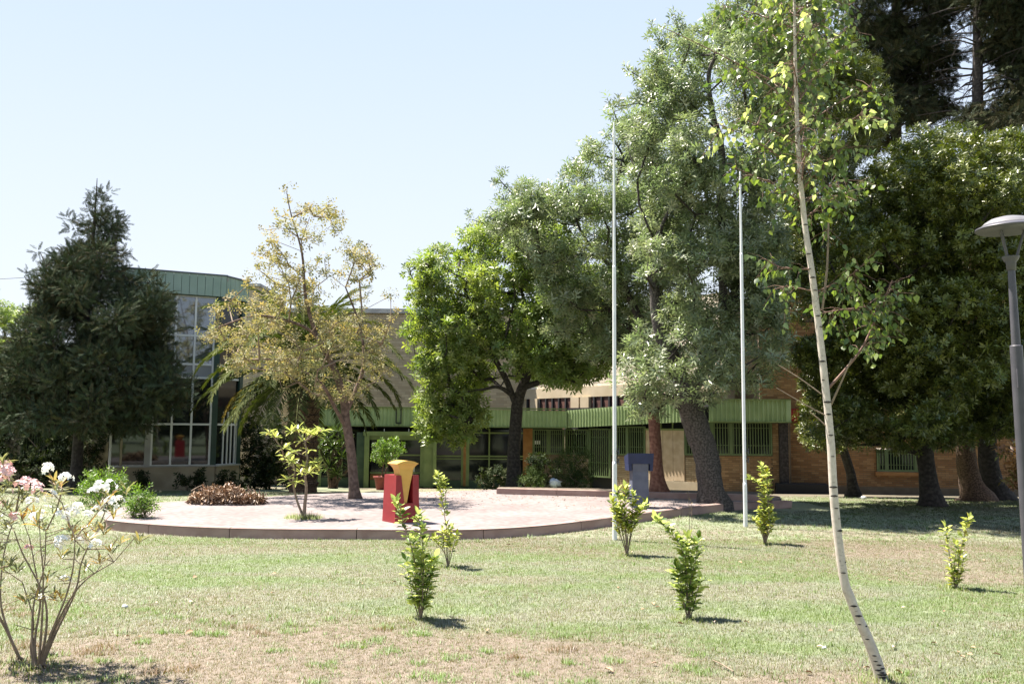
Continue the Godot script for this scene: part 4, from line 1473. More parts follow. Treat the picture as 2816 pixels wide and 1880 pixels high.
		cl = clumps(q[0], d, 2.2, 270 if d > 35 else 240, 0.35, 0.7, -0.42)
		var l := line_at(q[1], d, 8)
		var t := tree("tall_conifer", q[3], "tall conifers behind the other trees", [l], [[0.34, 0.26, 0.2, 0.12]], M.bark_dark, cl, firs, M.needle, pine, {"per": 46.0, "flat": 0.45, "bias": Vector3(0, -0.4, 0), "tip": 0.014, "grow": Vector2(1.3, 2.1)})
		var b := MB.new()
		for k in 46:
			var y := rf(-120, 340)
			var s: Vector3 = at(q[1][2][0], y, d)
			var a := rf(0, TAU)
			var e := Vector3(cos(a), rf(-0.15, 0.12), sin(a)) * rf(1.2, 2.7)
			b.tube([s, s + e * 0.5 + Vector3.UP * 0.12, s + e], [0.045, 0.03, 0.01], 4, Color.WHITE, 0.0, false)
			for w in 3:
				var f := s + e * rf(0.4, 0.9)
				b.tube([f, f + rv() * 0.5 + Vector3.DOWN * 0.2], [0.012, 0.004], 3, Color.WHITE, 0.0, false)
		var o := part("dead_branches", b, M.bark_dark, t)
		o.set_meta("kind", "stuff")

# ------------------------------------------------------------------ birch
func birch_bark() -> StandardMaterial3D:
	var w := 256
	var h := 1024
	var im := Image.create(w, h, false, Image.FORMAT_RGB8)
	var fn := FastNoiseLite.new()
	fn.seed = 4; fn.frequency = 0.02; fn.fractal_octaves = 4
	for y in h:
		for x in w:
			var t := fn.get_noise_3d(cos(TAU * x / w) * 40.0, sin(TAU * x / w) * 40.0, y * 0.9) * 0.5 + 0.5
			var c := Vector3(0.38, 0.325, 0.27).lerp(Vector3(0.58, 0.52, 0.455), t)
			im.set_pixel(x, y, lin(c.x, c.y, c.z))
	var r := RandomNumberGenerator.new()
	r.seed = 8
	for k in 120:
		var x := r.randi() % w
		var y := r.randi() % h
		var l := r.randi_range(6, 30)
		var t := r.randi_range(1, 3)
		var g := r.randf_range(0.12, 0.38)
		for q in l:
			for s in t:
				im.set_pixel((x + q) % w, mini(y + s, h - 1), lin(g, g * 0.87, g * 0.76))
	var m := StandardMaterial3D.new()
	m.albedo_texture = ImageTexture.create_from_image(im)
	m.roughness = 0.75
	m.uv1_scale = Vector3(1, 1.1, 1)
	return m

func build_birch() -> void:
	var foot := on_ground(2425, 1868)
	var d := -foot.z
	var root := thing("young_birch", foot, "young birch with a curved white trunk at the front of the lawn", "tree")
	var bark := birch_bark()
	var line := line_at([[2434, 1885], [2425, 1866], [2408, 1810], [2385, 1750], [2362, 1700], [2338, 1640], [2320, 1583], [2296, 1391], [2284, 1199], [2266, 1019], [2236, 767], [2212, 600], [2196, 408], [2190, 250], [2187, 120], [2184, -40], [2180, -260]], d, 5)
	var px := d / F
	var r := taper(line.size(), [19 * px, 17.5 * px, 15 * px, 13.6 * px, 13 * px, 12.4 * px, 12 * px, 11.4 * px, 10.6 * px, 9.8 * px, 8.8 * px, 7.6 * px, 6.2 * px, 5.2 * px, 4.6 * px, 3.2 * px, 1.5 * px])
	trunk_part(root, line, r, bark, 18, 0.025)
	# dark scars and knots on the bark
	for q in [[2259, 995, 9], [2262, 1046, 5], [2274, 1107, 11], [2276, 1140, 8], [2282, 1197, 7], [2289, 1340, 11], [2291, 1364, 10], [2297, 1397, 6], [2309, 1459, 10], [2316, 1574, 7], [2344, 1665, 9], [2357, 1692, 10], [2360, 1715, 6], [2381, 1720, 8], [2381, 1755, 6], [2248, 870, 7], [2240, 800, 6], [2222, 700, 7], [2214, 620, 7], [2210, 740, 5], [2233, 765, 8], [2256, 900, 6], [2410, 1840, 9], [2422, 1835, 8], [2400, 1800, 6], [2330, 1545, 6], [2287, 1255, 5], [2304, 1425, 4], [2201, 480, 5], [2198, 300, 5], [2188, 170, 4], [2428, 1852, 11], [2416, 1852, 9], [2420, 1846, 8], [2412, 1825, 7], [2424, 1860, 12], [2403, 1815, 6]]:
		var p := at(q[0], q[1], d)
		var best := 1e9
		var c := p
		var rr := 0.05
		for k in line.size():
			if absf(line[k].y - p.y) < best:
				best = absf(line[k].y - p.y); rr = r[k]
		for k in line.size() - 1:
			if (line[k].y - p.y) * (line[k + 1].y - p.y) <= 0.0:
				c = line[k].lerp(line[k + 1], clampf((p.y - line[k].y) / (line[k + 1].y - line[k].y), 0, 1))
		var off := clampf(p.x - c.x, -rr * 0.8, rr * 0.8)
		var nn := Vector3(off, 0, sqrt(maxf(0.0, rr * rr - off * off))).normalized()
		var b := MB.new()
		var w: float = q[2] * px
		var up := Vector3.UP
		var sd := up.cross(nn)
		var o := c + nn * rr * 0.985
		var prev := []
		for k in 9:
			var a := PI * (k / 8.0)
			prev.push_back(o + sd * cos(a) * w - nn * (cos(a) * cos(a)) * w * w * 0.5 / rr + up * sin(a) * w * 0.42 + nn * 0.003)
		for k in 8:
			b.tri(o - nn * 0.0 - up * w * 0.15 + nn * 0.006, prev[k + 1], prev[k])
		part("bark_scar", b, M.bark_dark, root)
	# branches
	var leaves := []
	var wood := MB.new()
	var spec := [
		[[[2278, 1068], [2330, 1010], [2375, 950], [2420, 850], [2455, 770]], 4.2, 2, M.twig_red, 0.45, 40],
		[[[2286, 1112], [2310, 1060], [2343, 985]], 3.6, 1.6, M.twig, 2.0, 0],
		[[[2259, 1083], [2200, 1040], [2140, 1003]], 2.0, 0.9, M.twig, 2.0, 0],
		[[[2271, 1142], [2220, 1115], [2137, 1067]], 2.0, 0.9, M.twig, 2.0, 0],
		[[[2273, 1172], [2250, 1150], [2226, 1131]], 2.2, 1, M.twig, 2.0, 0],
		[[[2262, 860], [2340, 848], [2430, 838]], 2.2, 0.8, M.twig_red, 0.15, 22],
		[[[2250, 800], [2330, 762], [2405, 705]], 2.2, 0.8, M.twig_red, 0.2, 22],
		[[[2190, 253], [2060, 190], [1920, 120], [1812, 70]], 2.2, 0.9, M.twig_red, 2.0, 0],
		[[[2262, 850], [2275, 740], [2279, 612]], 3.6, 2.4, M.twig, 0.9, 4],
		[[[2232, 740], [2150, 735], [2105, 712]], 2.5, 1.2, M.twig_red, 0.15, 14],
		[[[2236, 800], [2170, 788], [2130, 795]], 2, 1, M.twig_red, 0.2, 9]]
	for side in 17:
		var y := 600.0 - side * 40.0
		var x := 2212.0 - (600.0 - y) * 0.045
		var s := -1.0 if side % 2 else 1.0
		var reach := rf(110, 235) * (1.0 if y > 50 else 0.85)
		var rise := rf(60, 150)
		spec.push_back([[[x, y], [x + s * reach * 0.45, y - rise * 0.55], [x + s * reach, y - rise]], 2.4, 0.8, M.twig_red, 0.10, 29])
	for side in 9:
		var y := 560.0 - side * 65.0
		var x := 2210.0 - (600.0 - y) * 0.045
		var s := rf(-1, 1)
		spec.push_back([[[x, y], [x + s * 60, y - 40], [x + s * 120, y - 70]], 2.2, 0.8, M.twig_red, 0.10, 23])
	var n := 0
	for q in spec:
		n += 1
		var l := []
		var dz := rf(-0.5, 0.5) * (1.0 if n > 11 else 0.25)
		if n > 28: dz = (0.55 if n % 2 else -0.55)
		for k in q[0].size():
			l.push_back(at(q[0][k][0], q[0][k][1], d + dz * k / (q[0].size() - 1.0)))
		l = smooth_line(l, 5)
		var bb := MB.new()
		bb.tube(l, taper(l.size(), [q[1] * px, q[2] * px]), 7)
		part("branch", bb, q[3], root)
		for k in q[5]:
			var t := rf(q[4], 1.0)
			var o: Vector3 = l[mini(int(t * (l.size() - 1)), l.size() - 1)]
			var dirn := (rv() + Vector3(signf(o.x - at(2230, 500, d).x) * 0.4, 0.1, 0.0)).normalized()
			var tl := rf(0.06, 0.26)
			var e := o + dirn * tl + Vector3.DOWN * tl * 0.25
			wood.tube([o, o.lerp(e, 0.5) + Vector3.UP * 0.015, e], [0.0022, 0.0018, 0.001], 4, Color.WHITE, 0.0, false)
			var cnt := int(tl / 0.046) + 1
			for j in cnt:
				var p := o.lerp(e, (j + 1.0) / cnt) + Vector3.DOWN * 0.01
				if p.z > foot.z - 0.02:
					var near := 9.0
					for c in line:
						if absf(c.y - p.y) < 0.12:
							near = minf(near, absf(c.x - p.x * c.z / p.z))
					if near < 0.055:
						continue
				leaves.push_back([p, (Vector3.DOWN * 0.95 + rv() * 0.75 + dirn * 0.3).normalized(), rf(0.042, 0.064)])
	part("twigs", wood, M.twig_red, root).set_meta("kind", "stuff")
	leaves.sort_custom(func(a, b): return a[0].z > b[0].z)
	var shapes := []
	for k in 4:
		var b := MB.new()
		b.leaf(Vector3.ZERO, Vector3.UP, Vector3.BACK, 1.0, rf(0.66, 0.8), Color.WHITE, rf(0.1, 0.3), 2)
		shapes.push_back(b.mesh())
	var rest := MB.new()
	for k in leaves.size():
		var q: Array = leaves[k]
		var f: Vector3 = (rv() + Vector3.UP * 0.2).normalized()
		var sd: Vector3 = q[1].cross(f).normalized()
		f = sd.cross(q[1])
		if k < 300:
			var tone: int = rng.randi() % 5
			obj("leaf", shapes[rng.randi() % 4], M.birch[tone], root, Transform3D(Basis(sd, q[1], f) * Basis.from_scale(Vector3.ONE * q[2]), q[0] - root.position))
		else:
			var c: Color = M.birch[rng.randi() % 5].albedo_color.srgb_to_linear()
			rest.leaf(q[0], q[1], f, q[2], q[2] * rf(0.66, 0.8), c, rf(0.1, 0.3), 2)
	if rest.v.size():
		part("foliage", rest, M.leaf_soft, root).set_meta("kind", "stuff")

# ------------------------------------------------------------------ palm
func frond(l: float, lift: float, droop: float, col: Color, tipcol: Color) -> ArrayMesh:
	var b := MB.new()
	var pts := []
	var p := Vector3.ZERO
	var e := lift
	var n := 16
	for k in n + 1:
		pts.push_back(p)
		var step := l / n
		p += Vector3(cos(e), sin(e), 0) * step
		e -= droop / n * (0.5 + 1.0 * k / n)
	b.tube(pts, taper(n + 1, [0.035, 0.02, 0.006]), 5, Color(0.16, 0.17, 0.07))
	for k in range(0, 76):
		var t := 0.10 + 0.9 * k / 76.0
		var f := t * n
		var i0 := mini(int(f), n - 1)
		var o: Vector3 = pts[i0].lerp(pts[i0 + 1], f - i0)
		var tan: Vector3 = (pts[i0 + 1] - pts[i0]).normalized()
		var ll := 0.50 * (0.35 + 0.65 * sin(PI * clampf(t * 0.9 + 0.06, 0, 1)))
		for s in [-1.0, 1.0]:
			var d: Vector3 = (Vector3(0, 0, s) * rf(0.7, 1.0) + tan * rf(0.75, 1.1) + Vector3.UP * rf(-0.25, 0.25)).normalized()
			var face := tan.cross(Vector3(0, 0, s)).normalized()
			b.leaf(o, d, face * s * -1.0 + rv() * 0.2, ll * rf(0.85, 1.1), 0.032, col.lerp(tipcol, pow(t, 1.5) * rf(0.3, 1.0)), 0.3)
	return b.mesh()

func build_palm() -> void:
	var c := at(838, 1000, 26.0)
	var base := at(832, 1345, 26.0)
	base.y = ground(base.x, base.z)
	var root := thing("date_palm", base, "thick trunked palm with long arching fronds behind the ochre tree", "palm tree")
	trunk_part(root, smooth_line([base + Vector3.DOWN * 0.2, base + Vector3.UP * 1.2, base.lerp(c, 0.75), c + Vector3.DOWN * 0.35], 5), taper(16, [0.42, 0.37, 0.40, 0.47, 0.34]), M.palm, 18, 0.04)
	var boss := MB.new()
	boss.hexa([Vector3(-0.09, -0.10, 0), Vector3(0.09, -0.10, 0), Vector3(0.03, -0.02, -0.06), Vector3(-0.03, -0.02, -0.06), Vector3(-0.06, 0.06, 0.10), Vector3(0.06, 0.06, 0.10), Vector3(0.06, 0.10, -0.03), Vector3(-0.06, 0.10, -0.03)])
	var bm := boss.mesh()
	for j in 17:
		for k in 15:
			var t := 0.06 + j * 0.052
			var a := TAU * (k + 0.5 * (j % 2)) / 15.0
			if sin(a) < -0.2:
				continue
			var o := base.lerp(c, t) + Vector3(cos(a), 0, sin(a)) * (0.365 + 0.09 * smoothstep(0.5, 0.9, t))
			obj("leaf_base", bm, M.palm, root, Transform3D(Basis(Vector3.UP, PI * 0.5 - a) * Basis.from_scale(Vector3.ONE * rf(0.85, 1.1)), o - base))
	var g1 := Color(0.062, 0.085, 0.03)
	var g2 := Color(0.12, 0.135, 0.04)
	var ye := Color(0.38, 0.24, 0.04)
	var kinds := []
	for q in [[3.0, 1.35, 1.2], [3.4, 1.05, 1.6], [3.6, 0.72, 1.8], [3.5, 0.4, 1.6], [3.3, 0.1, 1.3], [2.9, -0.25, 1.0]]:
		kinds.push_back([frond(q[0], q[1], q[2], g1, g2), frond(q[0] * 0.95, q[1] - 0.1, q[2] * 1.1, g1, g2)])
	var yellow := frond(2.9, 0.0, 1.5, Color(0.13, 0.13, 0.035), ye)
	for k in 58:
		var ring := mini(int(k / 58.0 * 6.0), 5)
		var a := k * 2.39996 + rf(-0.1, 0.1)
		obj("frond", kinds[ring][k % 2], M.leaf_matt, root, Transform3D(Basis(Vector3.UP, a) * Basis.from_scale(Vector3.ONE * rf(0.9, 1.08)), c - base + Vector3.DOWN * 0.05 * ring))
	for a in [PI - 0.25, PI + 0.45]:
		obj("frond", yellow, M.leaf_matt, root, Transform3D(Basis(Vector3.UP, a), c - base + Vector3.DOWN * 0.3))

# ------------------------------------------------------------------ shrubs and small plants
func bush(nm: String, label: String, poly: Array, d: float, thick: float, count: int, r: Vector2, meshes: Array, lm: Material, cols: Array, per := 40.0, cat := "bush", group := "") -> Node3D:
	var cl := clumps(poly, d, thick, count, r.x, r.y)
	var mid := Vector3.ZERO
	for q in cl:
		mid += q[0] / cl.size()
	var base := Vector3(mid.x, ground(mid.x, mid.z), mid.z)
	var root := thing(nm, base, label, cat, group)
	var lines := []
	for k in 3:
		lines.push_back([base + Vector3(rf(-0.15, 0.15), -0.05, rf(-0.1, 0.1)), base.lerp(mid, 0.6) + Vector3(rf(-0.2, 0.2), 0, rf(-0.1, 0.1))])
	var lb := limbs(lines, cl, 0.006, 1.0, 0.05)
	for l in lines:
		lb.tube(l, [0.03, 0.02], 6)
	part("stems", lb, M.twig, root).set_meta("kind", "stuff")
	var xfs := leafage(cl, per, 0.9)
	var sets := []
	for k in meshes.size(): sets.push_back([])
	for k in xfs.size(): sets[(k / 3) % meshes.size()].push_back(xfs[k])
	for k in meshes.size():
		scatter("foliage", meshes[k], lm, sets[k], tones(sets[k], cols), root, root)
	return root

func build_plants() -> void:
	var ivy := [tuft(9, 0.09, 0.05, 0.08), tuft(8, 0.10, 0.055, 0.10)]
	var fine := [tuft(12, 0.07, 0.022, 0.16), tuft(10, 0.065, 0.02, 0.14)]
	var broad := [tuft(9, 0.11, 0.04, 0.10), tuft(9, 0.10, 0.04, 0.12)]
	var dark := [Color(0.022, 0.035, 0.016), Color(0.032, 0.046, 0.02), Color(0.045, 0.055, 0.022)]
	var mid := [Color(0.06, 0.09, 0.03), Color(0.08, 0.11, 0.035), Color(0.05, 0.075, 0.025)]
	var lively := [Color(0.15, 0.24, 0.05), Color(0.19, 0.28, 0.06), Color(0.12, 0.20, 0.045)]
	bush("dark_hedge", "dark climbing hedge between the glazed tower and the palm", [[648, 1360], [655, 1120], [700, 1110], [760, 1125], [800, 1150], [860, 1180], [870, 1345], [760, 1360]], 30.0, 0.6, 70, Vector2(0.3, 0.5), ivy, M.leaf_matt, dark, 34.0, "hedge")
	bush("dark_shrub", "dark shrub bank under the conifer at the left", [[-160, 1360], [-160, 1080], [60, 1090], [230, 1120], [330, 1150], [325, 1350], [100, 1365]], 29.5, 0.6, 110, Vector2(0.3, 0.55), ivy, M.leaf_matt, dark, 30.0)
	bush("vine", "thin creeper hanging at the left of the tower plinth", [[372, 1300], [400, 1292], [412, 1320], [395, 1345], [378, 1345]], 26.6, 0.2, 14, Vector2(0.12, 0.2), ivy, M.leaf_matt, dark, 44.0, "vine")
	bush("vine", "tall creeper in the middle of the tower plinth", [[480, 1330], [490, 1300], [530, 1320], [540, 1290], [565, 1285], [560, 1340], [525, 1355], [490, 1352]], 26.4, 0.25, 26, Vector2(0.12, 0.22), ivy, M.leaf_matt, dark, 40.0, "vine")
	bush("vine", "creeper over the right corner of the tower plinth", [[588, 1350], [600, 1300], [640, 1290], [652, 1350], [620, 1356]], 27.0, 0.2, 22, Vector2(0.14, 0.24), ivy, M.leaf_matt, dark, 40.0, "vine")
	bush("feathery_bush", "dark feathery bush in front of the barred gate", [[1505, 1345], [1520, 1260], [1580, 1215], [1620, 1240], [1640, 1300], [1632, 1350], [1560, 1352]], 27.5, 0.8, 42, Vector2(0.22, 0.4), fine, M.leaf_matt, mid, 56.0)
	bush("feathery_bush", "low dark bush at the foot of the bright green tree", [[1415, 1345], [1425, 1300], [1465, 1284], [1500, 1310], [1512, 1345], [1460, 1352]], 25.0, 0.6, 26, Vector2(0.18, 0.32), fine, M.leaf_matt, mid, 56.0)
	bush("dark_shrub", "dark shrub against the glazed bays near the pier", [[1300, 1342], [1310, 1295], [1360, 1280], [1410, 1290], [1420, 1340], [1360, 1348]], 32.0, 0.5, 26, Vector2(0.2, 0.34), ivy, M.leaf_matt, dark, 36.0)
	bush("dark_shrub", "dark shrub under the barred window by the brick pier", [[1440, 1340], [1450, 1250], [1500, 1240], [1540, 1270], [1545, 1340]], 32.5, 0.6, 32, Vector2(0.22, 0.36), ivy, M.leaf_matt, dark, 36.0)
	var dg := -on_ground(300, 1402).z
	bush("green_weed", "bright green leafy weed behind the white oleander", [[205, 1400], [215, 1330], [245, 1290], [320, 1295], [350, 1310], [350, 1370], [340, 1405], [260, 1412]], dg, 0.35, 44, Vector2(0.08, 0.16), fine, M.leaf_soft, lively, 130.0, "plant")
	dg = -on_level(395, 1424, 0.155).z
	bush("green_weed", "small bright green weed at the left end of the plaza", [[345, 1424], [360, 1385], [385, 1342], [402, 1345], [415, 1390], [425, 1424]], dg, 0.25, 26, Vector2(0.07, 0.14), fine, M.leaf_soft, lively, 130.0, "plant")
	bush("red_leaved_shrub", "shrub with reddish and green leaves beside the lamp post", [[2735, 1225], [2770, 1205], [2830, 1200], [2900, 1240], [2900, 1440], [2800, 1370], [2770, 1330], [2795, 1270], [2760, 1250]], 15.5, 0.5, 46, Vector2(0.12, 0.22), broad, M.leaf_soft, [Color(0.19, 0.09, 0.045), Color(0.12, 0.13, 0.04), Color(0.25, 0.12, 0.06)], 60.0)

	# yucca clump
	var base := at(915, 1337, 32.5)
	base.y = ground(base.x, base.z)
	var sword := MB.new()
	for k in 44:
		var a := k * 2.4
		var e := rf(-0.35, 1.25)
		var dv := Vector3(cos(a) * cos(e), sin(e), sin(a) * cos(e))
		var j := rf(0.7, 1.3)
		sword.leaf(Vector3.UP * 0.05, dv, (Vector3.UP + rv() * 0.2).normalized(), rf(0.34, 0.5), 0.04, Color(0.075 * j, 0.115 * j, 0.03 * j), 0.35)
	var sm := sword.mesh()
	var yc := thing("yucca", base, "clump of spiky yuccas left of the entrance porch", "yucca")
	for q in [[900, 1215, 0.1], [930, 1190, -0.1], [948, 1215, 0.2], [915, 1235, 0.3], [940, 1262, 0.4], [893, 1262, 0.2], [958, 1290, 0.3], [905, 1290, 0.45], [880, 1235, 0.1], [925, 1310, 0.5]]:
		var t := at(q[0], q[1], 32.5 - q[2])
		var b := MB.new()
		var o := base + Vector3(rf(-0.15, 0.15), 0, rf(-0.1, 0.1))
		b.tube(smooth_line([o, o.lerp(t, 0.5) + Vector3(rf(-0.1, 0.1), 0, 0), t], 4), taper(9, [0.06, 0.045]), 7)
		part("stem", b, M.bark_brown, yc)
		obj("rosette", sm, M.leaf_gloss, yc, Transform3D(Basis(Vector3.UP, rf(0, TAU)) * Basis.from_scale(Vector3.ONE * rf(0.9, 1.15)), t - base))

	# pot and its tree
	var pb := at(1052, 1338, 30.5)
	pb.y = ground(pb.x, pb.z)
	var pot := thing("flower_pot", pb, "dark red tapered plant pot on the grass by the entrance", "pot")
	var b2 := MB.new()
	b2.lathe(pb, [Vector2(0.0, 0.0), Vector2(0.20, 0.0), Vector2(0.215, 0.02), Vector2(0.29, 0.40), Vector2(0.325, 0.405), Vector2(0.33, 0.46), Vector2(0.30, 0.465), Vector2(0.285, 0.42), Vector2(0.0, 0.40)], 28)
	part("pot_body", b2, M.pot, pot)
	var pc := clumps([[1028, 1285], [1022, 1250], [1030, 1225], [1050, 1205], [1075, 1198], [1100, 1205], [1120, 1235], [1112, 1255], [1100, 1270], [1080, 1275], [1055, 1285]], 30.5, 0.6, 40, 0.12, 0.22)
	tree("potted_tree", "small round leafy tree growing in the red pot", "", [smooth_line([pb + Vector3.UP * 0.36, at(1052, 1290, 30.5), at(1062, 1240, 30.5)], 4), smooth_line([pb + Vector3(0.05, 0.36, 0), at(1062, 1290, 30.5), at(1085, 1240, 30.5)], 4)], [[0.03, 0.02, 0.012], [0.025, 0.018, 0.01]], M.bark_brown, pc, [tuft(8, 0.07, 0.038, 0.09), tuft(8, 0.065, 0.036, 0.08)], M.leaf_soft, lively, {"per": 90.0, "tip": 0.005, "cap": 0.03})

	# loquat on the plaza
	var lb := on_level(835, 1425, 0.155)
	var ld := -lb.z
	var lq := thing("loquat_sapling", lb, "slender young tree with rosettes of long yellow green leaves on the plaza", "tree")
	var l1 := line_at([[835, 1428], [838, 1385], [842, 1340], [838, 1300], [845, 1260], [838, 1215]], ld)
	var l2 := line_at([[833, 1420], [815, 1372], [806, 1325], [812, 1290]], ld, 5, 0.15)
	var rl := []
	for q in [[740, 1190], [757, 1202], [780, 1232], [800, 1186], [818, 1180], [836, 1188], [852, 1190], [868, 1197], [888, 1184], [876, 1186], [786, 1256], [806, 1243], [848, 1238], [812, 1276], [840, 1284], [868, 1272], [790, 1318], [814, 1326], [850, 1300], [830, 1212], [862, 1290], [826, 1300], [800, 1268], [872, 1285]]:
		rl.push_back([at(q[0], q[1], ld + rf(-0.3, 0.3)), 0.1])
	trunk_part(lq, l1, taper(l1.size(), [0.034, 0.027, 0.022, 0.016, 0.01]), M.twig, 10, 0.05)
	trunk_part(lq, l2, taper(l2.size(), [0.022, 0.018, 0.012]), M.twig, 8, 0.05, "bough")
	part("branches", limbs([l1, l2], rl, 0.008, 1.0, 0.02), M.twig, lq).set_meta("kind", "stuff")
	var lf := []
	for k in 3:
		var b := MB.new()
		b.leaf(Vector3.ZERO, Vector3.UP, Vector3.BACK, 1.0, 0.27, Color.WHITE, 0.25, 1)
		lf.push_back(b.mesh())
	for q in rl:
		for k in 10:
			var a := k * 2.4 + rf(-0.3, 0.3)
			var e := rf(-0.5, 1.0)
			var dv := Vector3(cos(a) * cos(e), sin(e), sin(a) * cos(e))
			var sd := dv.cross(Vector3.UP + rv() * 0.3).normalized()
			obj("leaf", lf[k % 3], M.loquat[rng.randi() % 5], lq, Transform3D(Basis(sd, dv, sd.cross(dv)) * Basis.from_scale(Vector3.ONE * rf(0.12, 0.20)), q[0] - lb))
	# long grass round its foot
	var gx := []
	var gc := []
	for k in 130:
		var a := rf(0, TAU)
		var r := 0.34 * sqrt(rng.randf())
		var s := rf(1.8, 4.2) * (1.2 - r * 1.8)
		gx.push_back(Transform3D(Basis(Vector3.UP, rf(0, TAU)) * Basis.from_scale(Vector3(s * 0.6, s, s * 0.6)), lb + Vector3(cos(a) * r, 0, sin(a) * r * 0.8)))
		gc.push_back(Color(0.22, 0.30, 0.11).lerp(Color(0.26, 0.26, 0.12), rng.randf()))
	var tg := thing("grass_tuft", lb, "ring of longer grass around the foot of the young loquat", "grass")
	tg.set_meta("kind", "stuff")
	scatter("grass_blades", grass_tuft(12, 0.035, 0.03), M.grass, gx, gc, tg, tg)
	# thin dry stalks
	for q in [[1896, 1500, 1350, "thin dry weed stalk standing in the lawn behind the dark citrus sapling"], [1903, 1462, 1372, "short thin dry weed stalk in front of the thick leaning trunk"]]:
		var f := on_ground(q[0], q[1])
		var st := thing("dry_weed", f, q[3], "weed")
		var b := MB.new()
		var tp := at(q[0] - 3, q[2], -f.z)
		b.tube(smooth_line([f, f.lerp(tp, 0.5) + Vector3(0.01, 0, 0), tp], 4), taper(9, [0.005, 0.003]), 5)
		part("stalk", b, M.twig, st)
		for k in 5:
			b = MB.new()
			var o := f.lerp(tp, 0.55 + k * 0.1)
			b.leaf(o, (Vector3(1 if k % 2 else -1, 1.0, rf(-0.5, 0.5))).normalized(), Vector3.UP, 0.05, 0.014, Color(0.25, 0.2, 0.08))
			part("seed_head", b, M.leaf_matt, st)

# ------------------------------------------------------------------ citrus saplings on the lawn
func sapling(label: String, x: float, y: float, stems: Array, count: int, l: float, pal: String, from := 0.3, r0 := 0.0065) -> void:
	var f := on_ground(x, y)
	var d := -f.z
	var root := thing("citrus_sapling", f, label, "sapling", "citrus saplings planted in the lawn")
	var shapes := []
	for k in 3:
		var b := MB.new()
		b.leaf(Vector3.ZERO, Vector3.UP, Vector3.BACK, 1.0, rf(0.42, 0.52), Color.WHITE, rf(0.15, 0.4), 1)
		shapes.push_back(b.mesh())
	var lines := []
	var total := 0.0
	for s in stems:
		var p := line_at(s, d, 5, rf(-0.12, 0.12))
		p[0] = f + Vector3(rf(-0.015, 0.015), -0.02, rf(-0.015, 0.015)) if s[0][1] > y - 12 else p[0]
		var b := MB.new()
		b.tube(p, taper(p.size(), [r0 if s[0][1] > y - 12 else r0 * 0.5, r0 * 0.7, r0 * 0.3]), 6)
		part("stem", b, M.twig if s[0][1] > y - 12 else M.stem_green, root)
		lines.push_back(p)
		total += p[0].distance_to(p[-1])
	var n := 0
	var rest := MB.new()
	for p in lines:
		var share := int(count * 1.5 * p[0].distance_to(p[-1]) / total) + 2
		for k in share:
			var t := from + (1.0 - from) * (k + rng.randf()) / share
			var fl: float = minf(t, 0.999) * (p.size() - 1)
			var o: Vector3 = p[int(fl)].lerp(p[mini(int(fl) + 1, p.size() - 1)], fl - int(fl))
			var a := n * 2.4 + rf(-0.4, 0.4)
			n += 1
			var e := rf(0.0, 0.9)
			var dv := Vector3(cos(a) * cos(e), sin(e), sin(a) * cos(e))
			if t > 0.96: dv = (dv + Vector3.UP * 1.4).normalized()
			var off := dv * rf(0.0, 0.035) * (1.0 - t * 0.6)
			var sd := dv.cross(Vector3.UP + rv() * 0.5).normalized()
			var tone: Material = M[pal][rng.randi() % M[pal].size()]
			if n % 15 < 10:
				obj("leaf", shapes[n % 3], tone, root, Transform3D(Basis(sd, dv, sd.cross(dv)) * Basis.from_scale(Vector3.ONE * l * rf(0.65, 1.15)), o + off - f))
			else:
				rest.leaf(o + off, dv, sd.cross(dv), l * rf(0.6, 1.05), l * 0.42, tone.albedo_color.srgb_to_linear(), 0.3, 1)
	part("foliage", rest, M.leaf_sapling, root).set_meta("kind", "stuff")

